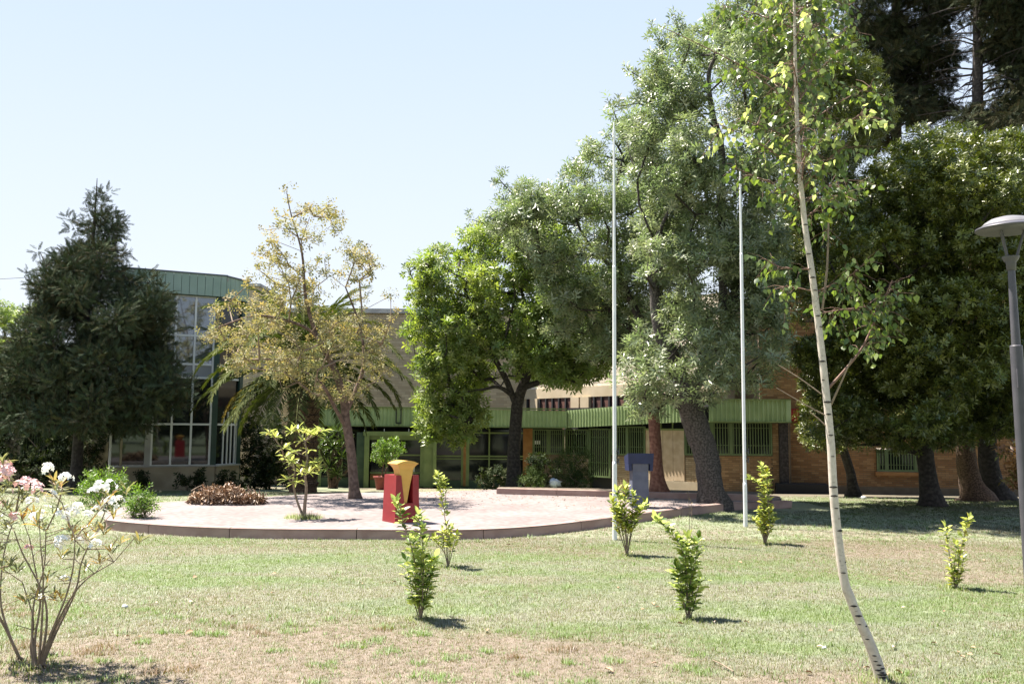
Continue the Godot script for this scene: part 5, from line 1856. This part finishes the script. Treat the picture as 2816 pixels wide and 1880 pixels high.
func build_saplings() -> void:
	sapling("tallest near citrus sapling, its top shoot bent left before the red stand", 1155, 1705, [[[1155, 1705], [1150, 1600], [1130, 1500], [1105, 1425], [1090, 1382]], [[1155, 1705], [1165, 1580], [1160, 1480], [1148, 1412]], [[1155, 1705], [1180, 1600], [1196, 1530]], [[1153, 1705], [1135, 1640], [1116, 1540]], [[1157, 1705], [1172, 1640], [1188, 1570]], [[1155, 1705], [1148, 1620], [1172, 1490]], [[1155, 1705], [1142, 1600], [1138, 1480]], [[1156, 1705], [1162, 1640], [1158, 1540]], [[1154, 1705], [1170, 1620], [1184, 1545]]], 300, 0.092, "citrus", 0.24)
	sapling("slim citrus sapling right of the red stand with a tall bare top", 1232, 1560, [[[1232, 1560], [1230, 1480], [1220, 1400], [1210, 1340], [1203, 1305]], [[1232, 1560], [1222, 1520], [1200, 1490], [1192, 1478]], [[1233, 1560], [1245, 1510], [1256, 1468]], [[1232, 1560], [1228, 1500], [1242, 1450]], [[1232, 1560], [1238, 1500], [1228, 1440]], [[1222, 1410], [1226, 1350], [1218, 1316]], [[1231, 1560], [1220, 1500], [1216, 1455]]], 190, 0.076, "citrus_yellow", 0.42)
	sapling("yellow leaved citrus sapling in front of the left flagpole", 1725, 1528, [[[1725, 1528], [1722, 1460], [1712, 1410], [1697, 1350]], [[1725, 1528], [1700, 1450], [1684, 1380]], [[1725, 1528], [1745, 1440], [1776, 1386]], [[1725, 1528], [1718, 1420], [1722, 1340]], [[1726, 1528], [1738, 1430], [1742, 1362]], [[1725, 1528], [1730, 1450], [1760, 1400]], [[1725, 1528], [1705, 1430], [1694, 1400]]], 260, 0.105, "citrus_yellow", 0.34, 0.009)
	sapling("dark green citrus sapling with a long shoot reaching left", 1895, 1705, [[[1895, 1705], [1890, 1600], [1880, 1520], [1840, 1460], [1803, 1428]], [[1895, 1705], [1900, 1600], [1915, 1530], [1921, 1480]], [[1893, 1705], [1870, 1620], [1858, 1560]], [[1897, 1705], [1915, 1640], [1926, 1595]], [[1895, 1705], [1885, 1580], [1892, 1478]], [[1895, 1705], [1878, 1640], [1870, 1560]], [[1895, 1705], [1905, 1620], [1898, 1540]]], 250, 0.095, "citrus", 0.2)
	sapling("columnar citrus sapling beside the right flagpole", 2105, 1497, [[[2105, 1497], [2103, 1420], [2098, 1350], [2095, 1278]], [[2105, 1497], [2115, 1430], [2112, 1360], [2108, 1300]], [[2104, 1497], [2090, 1450], [2074, 1430]], [[2105, 1497], [2120, 1450], [2131, 1424]], [[2098, 1350], [2080, 1325], [2062, 1317]], [[2105, 1497], [2098, 1420], [2108, 1330]], [[2105, 1497], [2110, 1440], [2122, 1400]], [[2105, 1497], [2096, 1450], [2088, 1400]]], 300, 0.095, "citrus_yellow", 0.28, 0.009)
	sapling("thin sparse citrus sapling out on the dry grass near the lamp post", 2630, 1620, [[[2630, 1620], [2615, 1540], [2600, 1450]], [[2630, 1620], [2640, 1530], [2655, 1462], [2666, 1424]], [[2630, 1620], [2625, 1560], [2632, 1500]], [[2631, 1620], [2645, 1570], [2650, 1530]], [[2629, 1620], [2622, 1590], [2616, 1560]]], 130, 0.085, "citrus_yellow", 0.12, 0.006)

# ------------------------------------------------------------------ oleanders
func flower_head(blossoms: int) -> ArrayMesh:
	var b := MB.new()
	for k in blossoms:
		var dv := (rv() + Vector3.UP * 0.9).normalized()
		var o := dv * rf(0.03, 0.055)
		var u := dv.cross(rv()).normalized()
		var w := dv.cross(u)
		for j in 5:
			var a := TAU * j / 5.0
			var p := (u * cos(a) + w * sin(a) + dv * 0.25).normalized()
			b.leaf(o, p, dv, 0.024, 0.015, Color.WHITE, 0.2, 1)
	return b.mesh()

func oleander(label: String, foot: Vector3, stems: Array, tips: Array, flowers: Array, petals: Material, heads: Array, d: float, width: float, whorl: int) -> void:
	var root := thing("oleander", foot, label, "flowering shrub")
	var lines := []
	for s in stems:
		var p := line_at(s, d, 5, rf(-0.25, 0.25))
		p[0] = foot + Vector3(rf(-0.09, 0.09), -0.02, rf(-0.07, 0.07))
		var b := MB.new()
		b.tube(p, taper(p.size(), [0.011, 0.008, 0.0055, 0.0035]), 7, Color.WHITE, 0.06)
		part("stem", b, M.twig, root)
		lines.push_back(p)
	var ends := []
	for q in tips:
		ends.push_back([at(q[0], q[1], d + rf(-0.3, 0.3)), 0.05])
	for k in 26:
		var l: Array = lines[k % lines.size()]
		var o: Vector3 = l[int(rf(0.45, 1.0) * (l.size() - 1))]
		ends.push_back([o + Vector3(rf(-0.16, 0.16), rf(0.05, 0.22), rf(-0.2, 0.2)), 0.05])
	part("branches", limbs(lines, ends, 0.003, 1.0, 0.009), M.twig, root).set_meta("kind", "stuff")
	var shapes := []
	for k in 3:
		var b := MB.new()
		b.leaf(Vector3.ZERO, Vector3.UP, Vector3.BACK, 1.0, width * rf(0.9, 1.15), Color.WHITE, 0.25, 1)
		shapes.push_back(b.mesh())
	var n := 0
	var cap: int = mini(300, ends.size() * whorl)
	for q in ends:
		for k in whorl:
			if n >= cap:
				break
			n += 1
			var a := k * 2.4 + rf(-0.3, 0.3)
			var e := rf(0.15, 1.15)
			var dv := Vector3(cos(a) * cos(e), sin(e), sin(a) * cos(e))
			var sd := dv.cross(Vector3.UP + rv() * 0.4).normalized()
			var o: Vector3 = q[0] + Vector3.DOWN * rf(0.0, 0.05)
			var ml: Array = M.oleander
			var tone := rng.randi() % (ml.size() if whorl < 9 else 3)
			obj("leaf", shapes[k % 3], ml[tone], root, Transform3D(Basis(sd, dv, sd.cross(dv)) * Basis.from_scale(Vector3.ONE * rf(0.07, 0.115)), o - foot))
	for q in flowers:
		var p := at(q[0], q[1], d - rf(-0.15, 0.2))
		obj("flower_head", heads[rng.randi() % heads.size()], petals, root, Transform3D(Basis(Vector3.UP, rf(0, TAU)) * Basis.from_scale(Vector3.ONE * rf(0.8, 1.15)), p - foot))
		var best := 1e9
		var e2 := p
		for q2 in ends:
			if q2[0].distance_to(p) < best:
				best = q2[0].distance_to(p); e2 = q2[0]
		var b := MB.new()
		b.tube([e2, e2.lerp(p, 0.5) + Vector3.UP * 0.01, p], [0.0025, 0.002, 0.0015], 4)
		part("flower_stalk", b, M.twig, root)

func build_oleander() -> void:
	var foot := on_ground(105, 1838)
	var d := -foot.z
	var heads := []
	for k in 4:
		heads.push_back(flower_head(7 + k))
	oleander("leggy oleander with white flowers and yellowing leaves at the front of the lawn", foot,
		[[[100, 1838], [95, 1760], [110, 1650], [95, 1560], [80, 1480]], [[105, 1838], [125, 1740], [120, 1640], [60, 1520], [38, 1460]], [[110, 1838], [150, 1730], [190, 1650], [240, 1590], [312, 1545]], [[108, 1838], [140, 1740], [180, 1640], [200, 1560], [205, 1480]], [[112, 1838], [150, 1745], [205, 1630], [225, 1540], [270, 1450]], [[100, 1838], [88, 1760], [92, 1660], [120, 1560], [125, 1460]], [[104, 1838], [112, 1740], [118, 1600], [110, 1500]], [[95, 1838], [84, 1780], [90, 1700], [60, 1600]], [[110, 1838], [135, 1770], [170, 1700], [186, 1660], [215, 1600]]],
		[[150, 1322], [168, 1330], [160, 1345], [148, 1352], [347, 1345], [278, 1388], [312, 1412], [190, 1448], [200, 1452], [240, 1440], [262, 1450], [285, 1452], [102, 1432], [118, 1445], [90, 1412], [332, 1488], [382, 1482], [306, 1508], [170, 1522], [275, 1535], [212, 1522], [145, 1396], [165, 1398], [60, 1420], [70, 1645], [100, 1640], [150, 1632], [165, 1640], [110, 1625], [178, 1590], [232, 1560], [196, 1470], [240, 1475], [20, 1440], [130, 1590], [220, 1455], [300, 1360]],
		[[125, 1285], [132, 1292], [180, 1318], [142, 1366], [272, 1342], [300, 1336], [282, 1348], [255, 1353], [308, 1384], [325, 1380], [295, 1388], [216, 1396], [188, 1406], [170, 1418], [178, 1424], [205, 1410], [236, 1418], [265, 1404], [284, 1414], [92, 1426], [112, 1420], [104, 1430], [84, 1382], [165, 1492], [172, 1486], [215, 1490], [155, 1508], [262, 1503], [178, 1604], [115, 1650]],
		M.petal_white, heads, d, 0.2, 8)
	var f2 := on_ground(58, 1818)
	oleander("oleander with pink flowers and green leaves leaning out at the left edge", f2,
		[[[58, 1818], [20, 1740], [-15, 1660], [-30, 1540], [-10, 1420]], [[55, 1818], [10, 1720], [-40, 1640], [-70, 1500], [-60, 1380]], [[58, 1818], [25, 1745], [0, 1650], [10, 1520], [40, 1420]]],
		[[10, 1312], [25, 1320], [50, 1352], [75, 1355], [95, 1360], [5, 1352], [-20, 1340], [18, 1395], [-5, 1420], [30, 1400], [60, 1372], [5, 1262], [-30, 1280], [-40, 1400], [15, 1440], [-20, 1470], [28, 1545], [45, 1560], [10, 1555], [-30, 1560], [0, 1500]],
		[[6, 1284], [20, 1296], [28, 1304], [12, 1302], [48, 1334], [60, 1342], [92, 1330], [98, 1345], [104, 1352], [4, 1322], [-15, 1300], [12, 1388], [42, 1428], [76, 1512], [66, 1326]],
		M.petal_pink, heads, -f2.z, 0.18, 12)

# ------------------------------------------------------------------ lecterns, poles, lamp
func build_street_things() -> void:
	# red stand with the yellow flared block
	var H := 0.155
	var o := on_level(1094, 1437, H)
	var px := -o.z / F
	var yaw := deg_to_rad(35.0)
	var root := thing("red_stand", o + Vector3(0.02, 0.001, -0.2), "red tapered block stand with a yellow flared wedge rising from its notch", "sculpture", "", 0.0)
	root.rotation.y = yaw
	var s := 0.225
	var h := 0.765
	var red := MB.new()
	var g := func(x: float, y: float, z: float) -> Vector3:
		var k := 1.0 - 0.075 * y / h
		return Vector3(x * k, y, z * k)
	var n0 := -0.125
	var n1 := 0.105
	var nb := 0.31
	var zf := s
	var zb := 0.02
	red.hexa([g.call(-s, 0, s), g.call(s, 0, s), g.call(s, 0, -s), g.call(-s, 0, -s), g.call(-s, nb, s), g.call(s, nb, s), g.call(s, nb, -s), g.call(-s, nb, -s)])
	red.hexa([g.call(-s, nb, zf), g.call(-0.055, nb, zf), g.call(-0.055, nb, -s), g.call(-s, nb, -s), g.call(-s, h, zf), g.call(n0, h, zf), g.call(n0, h, -s), g.call(-s, h, -s)])
	red.hexa([g.call(n1, nb, zf), g.call(s, nb, zf), g.call(s, nb, -s), g.call(n1, nb, -s), g.call(n1, h, zf), g.call(s, h, zf), g.call(s, h, -s), g.call(n1, h, -s)])
	red.hexa([g.call(-0.055, nb, zb - 0.05), g.call(n1, nb, zb - 0.05), g.call(n1, nb, -s), g.call(-0.055, nb, -s), g.call(n0, h, zb - 0.05), g.call(n1, h, zb - 0.05), g.call(n1, h, -s), g.call(n0, h, -s)])
	obj("red_body", red, M.red, root)
	var yel := MB.new()
	var prof := [[0.312, 0.030], [0.45, 0.054], [0.60, 0.082], [0.72, 0.104], [0.78, 0.114], [0.84, 0.122], [0.88, 0.136], [0.915, 0.160], [0.94, 0.184], [0.952, 0.203]]
	var rings := []
	for q in prof:
		var w: float = q[1]
		var dpt := 0.085 + maxf(0.0, w - 0.09) * 0.75
		var cx := -0.022
		var cz: float = 0.10 if q[0] < 0.8 else 0.10 - (q[0] - 0.8) * 0.1
		rings.push_back([Vector3(cx - w, q[0], cz + dpt), Vector3(cx + w, q[0], cz + dpt), Vector3(cx + w, q[0], cz - dpt), Vector3(cx - w, q[0], cz - dpt)])
	for k in rings.size() - 1:
		for j in 4:
			var a: Vector3 = rings[k][j]
			var b: Vector3 = rings[k][(j + 1) % 4]
			yel.quad(a, rings[k + 1][j], rings[k + 1][(j + 1) % 4], b)
	var top: Array = rings[-1]
	var nseg := 10
	for k in nseg:
		var t0 := float(k) / nseg
		var t1 := float(k + 1) / nseg
		var y0 := 0.05 * (1.0 - pow(2.0 * t0 - 1.0, 2.0))
		var y1 := 0.05 * (1.0 - pow(2.0 * t1 - 1.0, 2.0))
		var a: Vector3 = top[0].lerp(top[1], t0)
		var b: Vector3 = top[0].lerp(top[1], t1)
		var c: Vector3 = top[3].lerp(top[2], t1)
		var e: Vector3 = top[3].lerp(top[2], t0)
		var u0 := Vector3.UP * y0
		var u1 := Vector3.UP * y1
		yel.quad(a + u0, e + u0, c + u1, b + u1)
		yel.quad(a, a + u0, b + u1, b)
		yel.quad(c, c + u1, e + u0, e)
	yel.quad(rings[0][0], rings[0][1], rings[0][2], rings[0][3])
	obj("yellow_wedge", yel, M.yellow, root)

	# blue lectern
	o = on_level(1764, 1396, H)
	px = -o.z / F
	root = thing("blue_lectern", o + Vector3(-0.02, 0.001, -0.17), "grey blue lectern with a dark blue top board on the plaza", "lectern")
	root.rotation.y = deg_to_rad(3.0)
	var cw := 23.5 * px
	var ch := (1396 - 1284) * px
	var col := MB.new()
	var ck := 0.93
	col.hexa([Vector3(-cw, 0, 0.16), Vector3(cw, 0, 0.16), Vector3(cw, 0, -0.16), Vector3(-cw, 0, -0.16), Vector3(-cw * ck, ch * 0.86, 0.155), Vector3(cw * ck, ch * 0.86, 0.155), Vector3(cw * ck, ch * 0.86, -0.155), Vector3(-cw * ck, ch * 0.86, -0.155)])
	obj("column", col, M.slate, root)
	col = MB.new()
	col.hexa([Vector3(-cw * ck, ch * 0.861, 0.155), Vector3(cw * ck, ch * 0.861, 0.155), Vector3(cw * ck, ch * 0.861, -0.155), Vector3(-cw * ck, ch * 0.861, -0.155), Vector3(-cw * ck, ch * 1.07, 0.18), Vector3(cw * ck, ch * 1.07, 0.18), Vector3(cw * ck, ch * 1.05, -0.15), Vector3(-cw * ck, ch * 1.05, -0.15)])
	obj("column_head", col, M.slate, root)
	var tw := 34 * px
	var y0 := (1396 - 1297) * px
	var y1 := (1396 - 1278) * px
	var y2 := (1396 - 1249) * px
	var zt := 0.2
	var brd := MB.new()
	brd.hexa([Vector3(-tw, y1, zt), Vector3(tw, y1, zt), Vector3(tw, y1, -0.22), Vector3(-tw, y1, -0.22), Vector3(-tw * 1.04, y2, zt + 0.02), Vector3(tw * 1.04, y2, zt + 0.02), Vector3(tw * 1.04, y2 - 0.08, -0.24), Vector3(-tw * 1.04, y2 - 0.08, -0.24)])
	obj("top_board", brd, M.blue, root)
	for sgn in [-1.0, 1.0]:
		brd = MB.new()
		var xa: float = -tw if sgn < 0 else cw * 1.06
		var xb: float = -cw * 1.06 if sgn < 0 else tw
		brd.hexa([Vector3(xa + 0.01 * (1 if sgn < 0 else 0), y0, zt - 0.005), Vector3(xb - 0.01 * (0 if sgn < 0 else 1), y0, zt - 0.005), Vector3(xb, y0, -0.2), Vector3(xa, y0, -0.2), Vector3(xa, y1 - 0.001, zt - 0.002), Vector3(xb, y1 - 0.001, zt - 0.002), Vector3(xb, y1 - 0.001, -0.21), Vector3(xa, y1 - 0.001, -0.21)])
		obj("side_flap", brd, M.blue, root)

	# flagpoles
	for q in [[1691, 1486, 1268, 735, 335, "tall white flagpole on the lawn in front of the blue lectern"], [2051, 1449, 1326, 700, 470, "tall white flagpole partly behind the birch leaves"]]:
		var f := on_ground(q[0], q[1])
		var d := -f.z
		var y_a := at(q[0], q[2], d).y
		var y_b := at(q[0], q[3], d).y
		var y_c := at(q[0], q[4], d).y
		var po := thing("flagpole", f, q[5], "flagpole", "white flagpoles on the lawn")
		var b := MB.new()
		b.lathe(Vector3(0, -0.05, 0), [Vector2(0.0, 0), Vector2(0.036, 0), Vector2(0.036, y_a), Vector2(0.031, y_a + 0.05), Vector2(0.0, y_a + 0.051)], 24)
		obj("lower_tube", b, M.white, po)
		b = MB.new()
		b.lathe(Vector3.ZERO, [Vector2(0.030, y_a), Vector2(0.028, y_b), Vector2(0.025, y_b + 0.03), Vector2(0.0, y_b + 0.031)], 20)
		obj("middle_tube", b, M.white, po)
		b = MB.new()
		var yt := y_c - 0.24
		b.lathe(Vector3.ZERO, [Vector2(0.0235, y_b), Vector2(0.016, yt), Vector2(0.0, yt + 0.001)], 18)
		obj("upper_tube", b, M.white, po)
		b = MB.new()
		b.lathe(Vector3(0, yt, 0), [Vector2(0.0165, -0.03), Vector2(0.024, -0.02), Vector2(0.024, 0.0), Vector2(0.019, 0.012), Vector2(0.024, 0.04), Vector2(0.023, 0.06), Vector2(0.010, 0.20), Vector2(0.012, 0.225), Vector2(0.0, 0.24)], 18)
		obj("finial", b, M.white, po)
		var ly := at(q[0], 1240, d).y
		for s2 in [0.0, -0.16]:
			b = MB.new()
			b.tube([Vector3(0.02, ly + s2, 0.012), Vector3(0.06, ly + s2, 0.03), Vector3(0.065, ly + s2 + 0.05, 0.04)], [0.008, 0.008, 0.006], 6)
			b.tube([Vector3(0.06, ly + s2, 0.03), Vector3(0.065, ly + s2 - 0.05, 0.04)], [0.008, 0.006], 6)
			obj("cleat", b, M.lamp, po)
		b = MB.new()
		var rp := []
		for k in 12:
			rp.push_back(Vector3(0.042 + 0.012 * sin(k * 1.7), ly + 0.03 - k * 0.02, 0.025 + 0.012 * cos(k * 2.3)))
		b.tube(rp, taper(12, [0.007, 0.007]), 5)
		obj("rope_coil", b, M.dark, po)

	# lamp post at the right edge
	var lt := at(2782, 735, 8.1)
	var lf := Vector3(lt.x + 0.018 * lt.y, 0, lt.z)
	root = thing("lamp_post", lf, "grey lamp post with a shallow dome head at the right edge", "street lamp")
	root.rotation.z = 0.018
	px = 8.1 / F
	var ys := func(yy: float) -> float: return at(2776, yy, 8.1).y
	var b := MB.new()
	var yj: float = ys.call(952)
	b.lathe(Vector3(0, -0.05, 0), [Vector2(0.0, 0), Vector2(0.055, 0), Vector2(0.053, yj + 0.05), Vector2(0.05, yj + 0.06), Vector2(0.0, yj + 0.061)], 26)
	obj("lower_pole", b, M.lamp, root)
	b = MB.new()
	var yk: float = ys.call(742)
	b.lathe(Vector3.ZERO, [Vector2(0.038, yj), Vector2(0.031, yk), Vector2(0.0, yk + 0.001)], 22)
	obj("upper_pole", b, M.lamp, root)
	b = MB.new()
	var yc: float = ys.call(722)
	b.lathe(Vector3.ZERO, [Vector2(0.0, yk - 0.001), Vector2(0.040, yk - 0.002), Vector2(0.043, yc), Vector2(0.060, yc + 0.02), Vector2(0.075, yc + 0.055), Vector2(0.072, yc + 0.06), Vector2(0.0, yc + 0.061)], 24)
	obj("collar", b, M.lamp, root)
	var yr: float = ys.call(634)
	for k in 3:
		var a := TAU * k / 3.0 + 2.6
		var e := Vector3(cos(a), 0, sin(a))
		b = MB.new()
		b.tube([e * 0.05 + Vector3.UP * (yc + 0.05), e * 0.085 + Vector3.UP * lerpf(yc + 0.05, yr, 0.45), e * 0.135 + Vector3.UP * (yr + 0.03)], [0.013, 0.012, 0.011], 8)
		obj("arm", b, M.lamp, root)
	b = MB.new()
	b.lathe(Vector3(0, yr, 0), [Vector2(0.0, -0.012), Vector2(0.20, -0.01), Vector2(0.262, -0.004), Vector2(0.285, 0.012), Vector2(0.28, 0.026), Vector2(0.225, 0.052), Vector2(0.0, 0.053)], 40)
	obj("lamp_rim", b, M.lamp, root)
	b = MB.new()
	b.lathe(Vector3(0, yr + 0.0525, 0), [Vector2(0.228, 0.0), Vector2(0.20, 0.028), Vector2(0.15, 0.058), Vector2(0.08, 0.076), Vector2(0.0, 0.083)], 40)
	obj("lamp_dome", b, M.lamp_top, root)
	b = MB.new()
	b.box(Transform3D(Basis.IDENTITY, Vector3(-0.025, (ys.call(1015) + ys.call(1065)) * 0.5, 0.046)), Vector3(0.02, 0.17, 0.016))
	obj("service_hatch", b, M.lamp, root)

	# cable crossing the sky at the far left
	b = MB.new()
	var cp := []
	for k in 13:
		var t := k / 12.0
		cp.push_back(at(-120, 772, 44).lerp(at(330, 735, 44), t) + Vector3.DOWN * sin(t * PI) * 0.12)
	b.tube(cp, taper(13, [0.012, 0.012]), 5)
	tag(obj("overhead_cable", b, M.dark), "thin overhead cable reaching in to the dark conifer", "cable")

# ------------------------------------------------------------------ litter and rubble
func build_litter() -> void:
	# heap of dead leaves
	var c := on_level(625, 1385, 0.155)
	var root := thing("dead_leaf_heap", c, "heap of brown dead leaves and prunings on the plaza", "leaf pile")
	root.set_meta("kind", "stuff")
	var xfs := []
	var cols := []
	for k in 620:
		var u := rf(-1, 1)
		var lobe := 1.0 if u < 0.15 else 0.85
		var hh := (0.36 if u < 0.1 else 0.30) * (0.55 + 0.45 * absf(sin(u * 4.4 + 0.9))) * sqrt(maxf(0.0, 1.0 - pow(absf(u), 1.7))) * rf(0.75, 1.12)
		var p := c + Vector3(u * 0.70 + rf(-0.06, 0.06), hh * pow(rng.randf(), 0.6), rf(-0.35, 0.35) * sqrt(1.0 - u * u * 0.9))
		xfs.push_back(Transform3D(Basis(rv(), rf(0, TAU)) * Basis.from_scale(Vector3.ONE * rf(0.6, 1.15)), p))
		var j := rf(0.6, 1.35)
		var cc: Color = [Color(0.21, 0.115, 0.06), Color(0.30, 0.19, 0.11), Color(0.14, 0.075, 0.045), Color(0.36, 0.25, 0.16)][k % 4]
		cols.push_back(Color(cc.r * j, cc.g * j, cc.b * j))
	var lm := leafmat(0.5, 0.2)
	scatter("dead_leaves", tuft(5, 0.11, 0.042, 0.06, 1.0, 0, 0.5), lm, xfs, cols, root, root)
	var b := MB.new()
	for q in [[[525, 1350], [545, 1338], [560, 1332]], [[556, 1345], [561, 1330], [558, 1326]], [[690, 1350], [680, 1340], [678, 1334]], [[700, 1350], [693, 1345], [690, 1341]], [[520, 1360], [532, 1355], [560, 1350]], [[600, 1350], [590, 1340], [575, 1338]]]:
		var l := line_at(q, -c.z, 3)
		b.tube(l, taper(l.size(), [0.012, 0.005]), 5)
	part("dead_twigs", b, M.twig, root)

	# leaf scraps over the paving in front of the planting bed
	xfs = []; cols = []
	var one := MB.new()
	one.leaf(Vector3.ZERO, Vector3.RIGHT, Vector3.UP, 0.06, 0.025, Color.WHITE, 0.5)
	for k in 1500:
		var q := Vector2(rf(1100, 2120), rf(1350, 1400))
		if rng.randf() > exp(-(q.y - 1358) / 16.0) + 0.05:
			continue
		var p := on_level(q.x, q.y, 0.16)
		if not on_plaza(p.x, -p.z):
			continue
		xfs.push_back(Transform3D(Basis(Vector3.UP, rf(0, TAU)) * Basis(Vector3.RIGHT, rf(-0.5, 0.5)) * Basis.from_scale(Vector3.ONE * rf(0.5, 1.1)), p + Vector3.UP * 0.004))
		var j := rf(0.5, 1.3)
		cols.push_back(Color(0.27 * j, 0.19 * j, 0.11 * j))
	for k in 420:
		var q := on_ground(rf(1140, 1390), rf(1336, 1356))
		xfs.push_back(Transform3D(Basis(Vector3.UP, rf(0, TAU)) * Basis.from_scale(Vector3.ONE * rf(0.6, 1.3)), q + Vector3.UP * 0.012))
		var j := rf(0.6, 1.4)
		cols.push_back(Color(0.36 * j, 0.27 * j, 0.16 * j))
	var lit := thing("leaf_litter", Vector3.ZERO, "brown leaf litter scattered along the back of the plaza", "leaf litter")
	lit.set_meta("kind", "stuff")
	scatter("litter", one.mesh(), lm, xfs, cols, lit)

	# single dry leaves on the lawn
	var lv := []
	for k in 3:
		b = MB.new()
		b.leaf(Vector3.ZERO, Vector3.RIGHT, Vector3.UP, 1.0, rf(0.42, 0.6), Color.WHITE, 0.6, 1)
		lv.push_back(b.mesh())
	var spots := [[1695, 1626], [1760, 1680], [1790, 1665], [1815, 1678], [1860, 1720], [1665, 1850], [1815, 1835], [2460, 1790], [2575, 1780], [2380, 1845], [2440, 1862], [2650, 1818], [2680, 1812], [2730, 1808], [2490, 1678], [2705, 1546], [2285, 1740], [2265, 1785], [2450, 1600], [1242, 1708], [1260, 1580], [985, 1608], [1080, 1604], [760, 1585], [540, 1588], [520, 1660], [390, 1760], [340, 1760], [530, 1740], [640, 1700], [430, 1660], [1385, 1500], [1500, 1490], [740, 1640], [1345, 1745], [2060, 1720], [2040, 1745], [1965, 1720], [2755, 1700], [2600, 1690], [1745, 1520], [2030, 1550], [2680, 1790], [2640, 1805], [2210, 1855], [2465, 1858]]
	for q in spots:
		var p := on_ground(q[0] + rf(-6, 6), q[1] + rf(-4, 4))
		var o := obj("fallen_leaf", lv[rng.randi() % 3], M.dry_leaf if rng.randf() < 0.6 else M.dry_leaf_pale, null, Transform3D(Basis(Vector3.UP, rf(0, TAU)) * Basis(Vector3.RIGHT, rf(-0.6, 0.6)) * Basis.from_scale(Vector3.ONE * rf(0.035, 0.075)), p + Vector3.UP * 0.028))
		tag(o, "small curled dry leaf lying on the lawn", "leaf", "dry leaves scattered on the lawn")
	# a bare stick
	b = MB.new()
	var s0 := on_ground(1960, 1826)
	var s1 := on_ground(2018, 1856)
	b.tube([s0 + Vector3.UP * 0.03, s0.lerp(s1, 0.5) + Vector3.UP * 0.035, s1 + Vector3.UP * 0.025], [0.004, 0.005, 0.006], 6)
	tag(obj("fallen_stick", b, M.twig), "thin bare stick lying on the lawn near the birch", "stick")
	# white bag and crumpled paper
	for q in [[1525, 1337, 0.125, "bag", "crumpled white plastic bag lying by the bush on the planting bed", "bag"], [2376, 1373, 0.055, "crumpled_paper", "crumpled white paper on the grass below the brick wall", "paper"], [342, 1672, 0.02, "crumpled_paper", "small white scrap on the lawn right of the white oleander", "paper"], [2268, 1785, 0.014, "crumpled_paper", "small white scrap on the lawn left of the birch foot", "paper"]]:
		var p := on_ground(q[0], q[1], 0.26 if q[3] == "bag" else 0.0)
		var fn := FastNoiseLite.new()
		fn.seed = int(q[0]); fn.frequency = 1.1
		b = MB.new()
		var r: float = q[2]
		for j in 13:
			for k in 19:
				var th := PI * j / 12.0
				var ph := TAU * (k % 18) / 18.0
				var e := Vector3(sin(th) * cos(ph), cos(th), sin(th) * sin(ph))
				var rr := r * (1.0 + 0.9 * fn.get_noise_3dv(e * 1.4) + 0.55 * absf(fn.get_noise_3dv(e * 4.0)))
				b.put(e * rr * Vector3(1.15, 0.85, 0.8) + Vector3.UP * r * 0.72, (e + rv() * 0.25).normalized())
		for j in 12:
			for k in 18:
				var a := j * 19 + k
				b.i.append_array([a, a + 19, a + 1, a + 1, a + 19, a + 20])
		var o := obj("plastic_bag" if q[3] == "bag" else q[3], b, M.plastic, null, Transform3D(Basis.IDENTITY, p))
		tag(o, q[4], q[5])
	# broken kerb pieces at the right end of the plaza
	for q in [[2122, 1380, 0.20, "upper broken lump of kerb at the right end of the planter step"], [2140, 1396, 0.26, "lower broken slab of kerb at the right end of the plaza"]]:
		var p := on_ground(q[0], q[1])
		b = MB.new()
		var w: float = q[2]
		var hx := []
		for y in [0.0, 0.15]:
			for e in [Vector2(-1, 1), Vector2(1, 1), Vector2(1, -1), Vector2(-1, -1)]:
				hx.push_back(Vector3(e.x * w * rf(0.7, 1.05), y + rf(-0.03, 0.03), e.y * w * rf(0.5, 0.8)))
		b.hexa(hx)
		tag(obj("broken_kerb_piece", b, M.kerb, null, Transform3D(Basis(Vector3.UP, rf(-0.5, 0.5)), p)), q[3], "rubble", "broken kerb pieces")
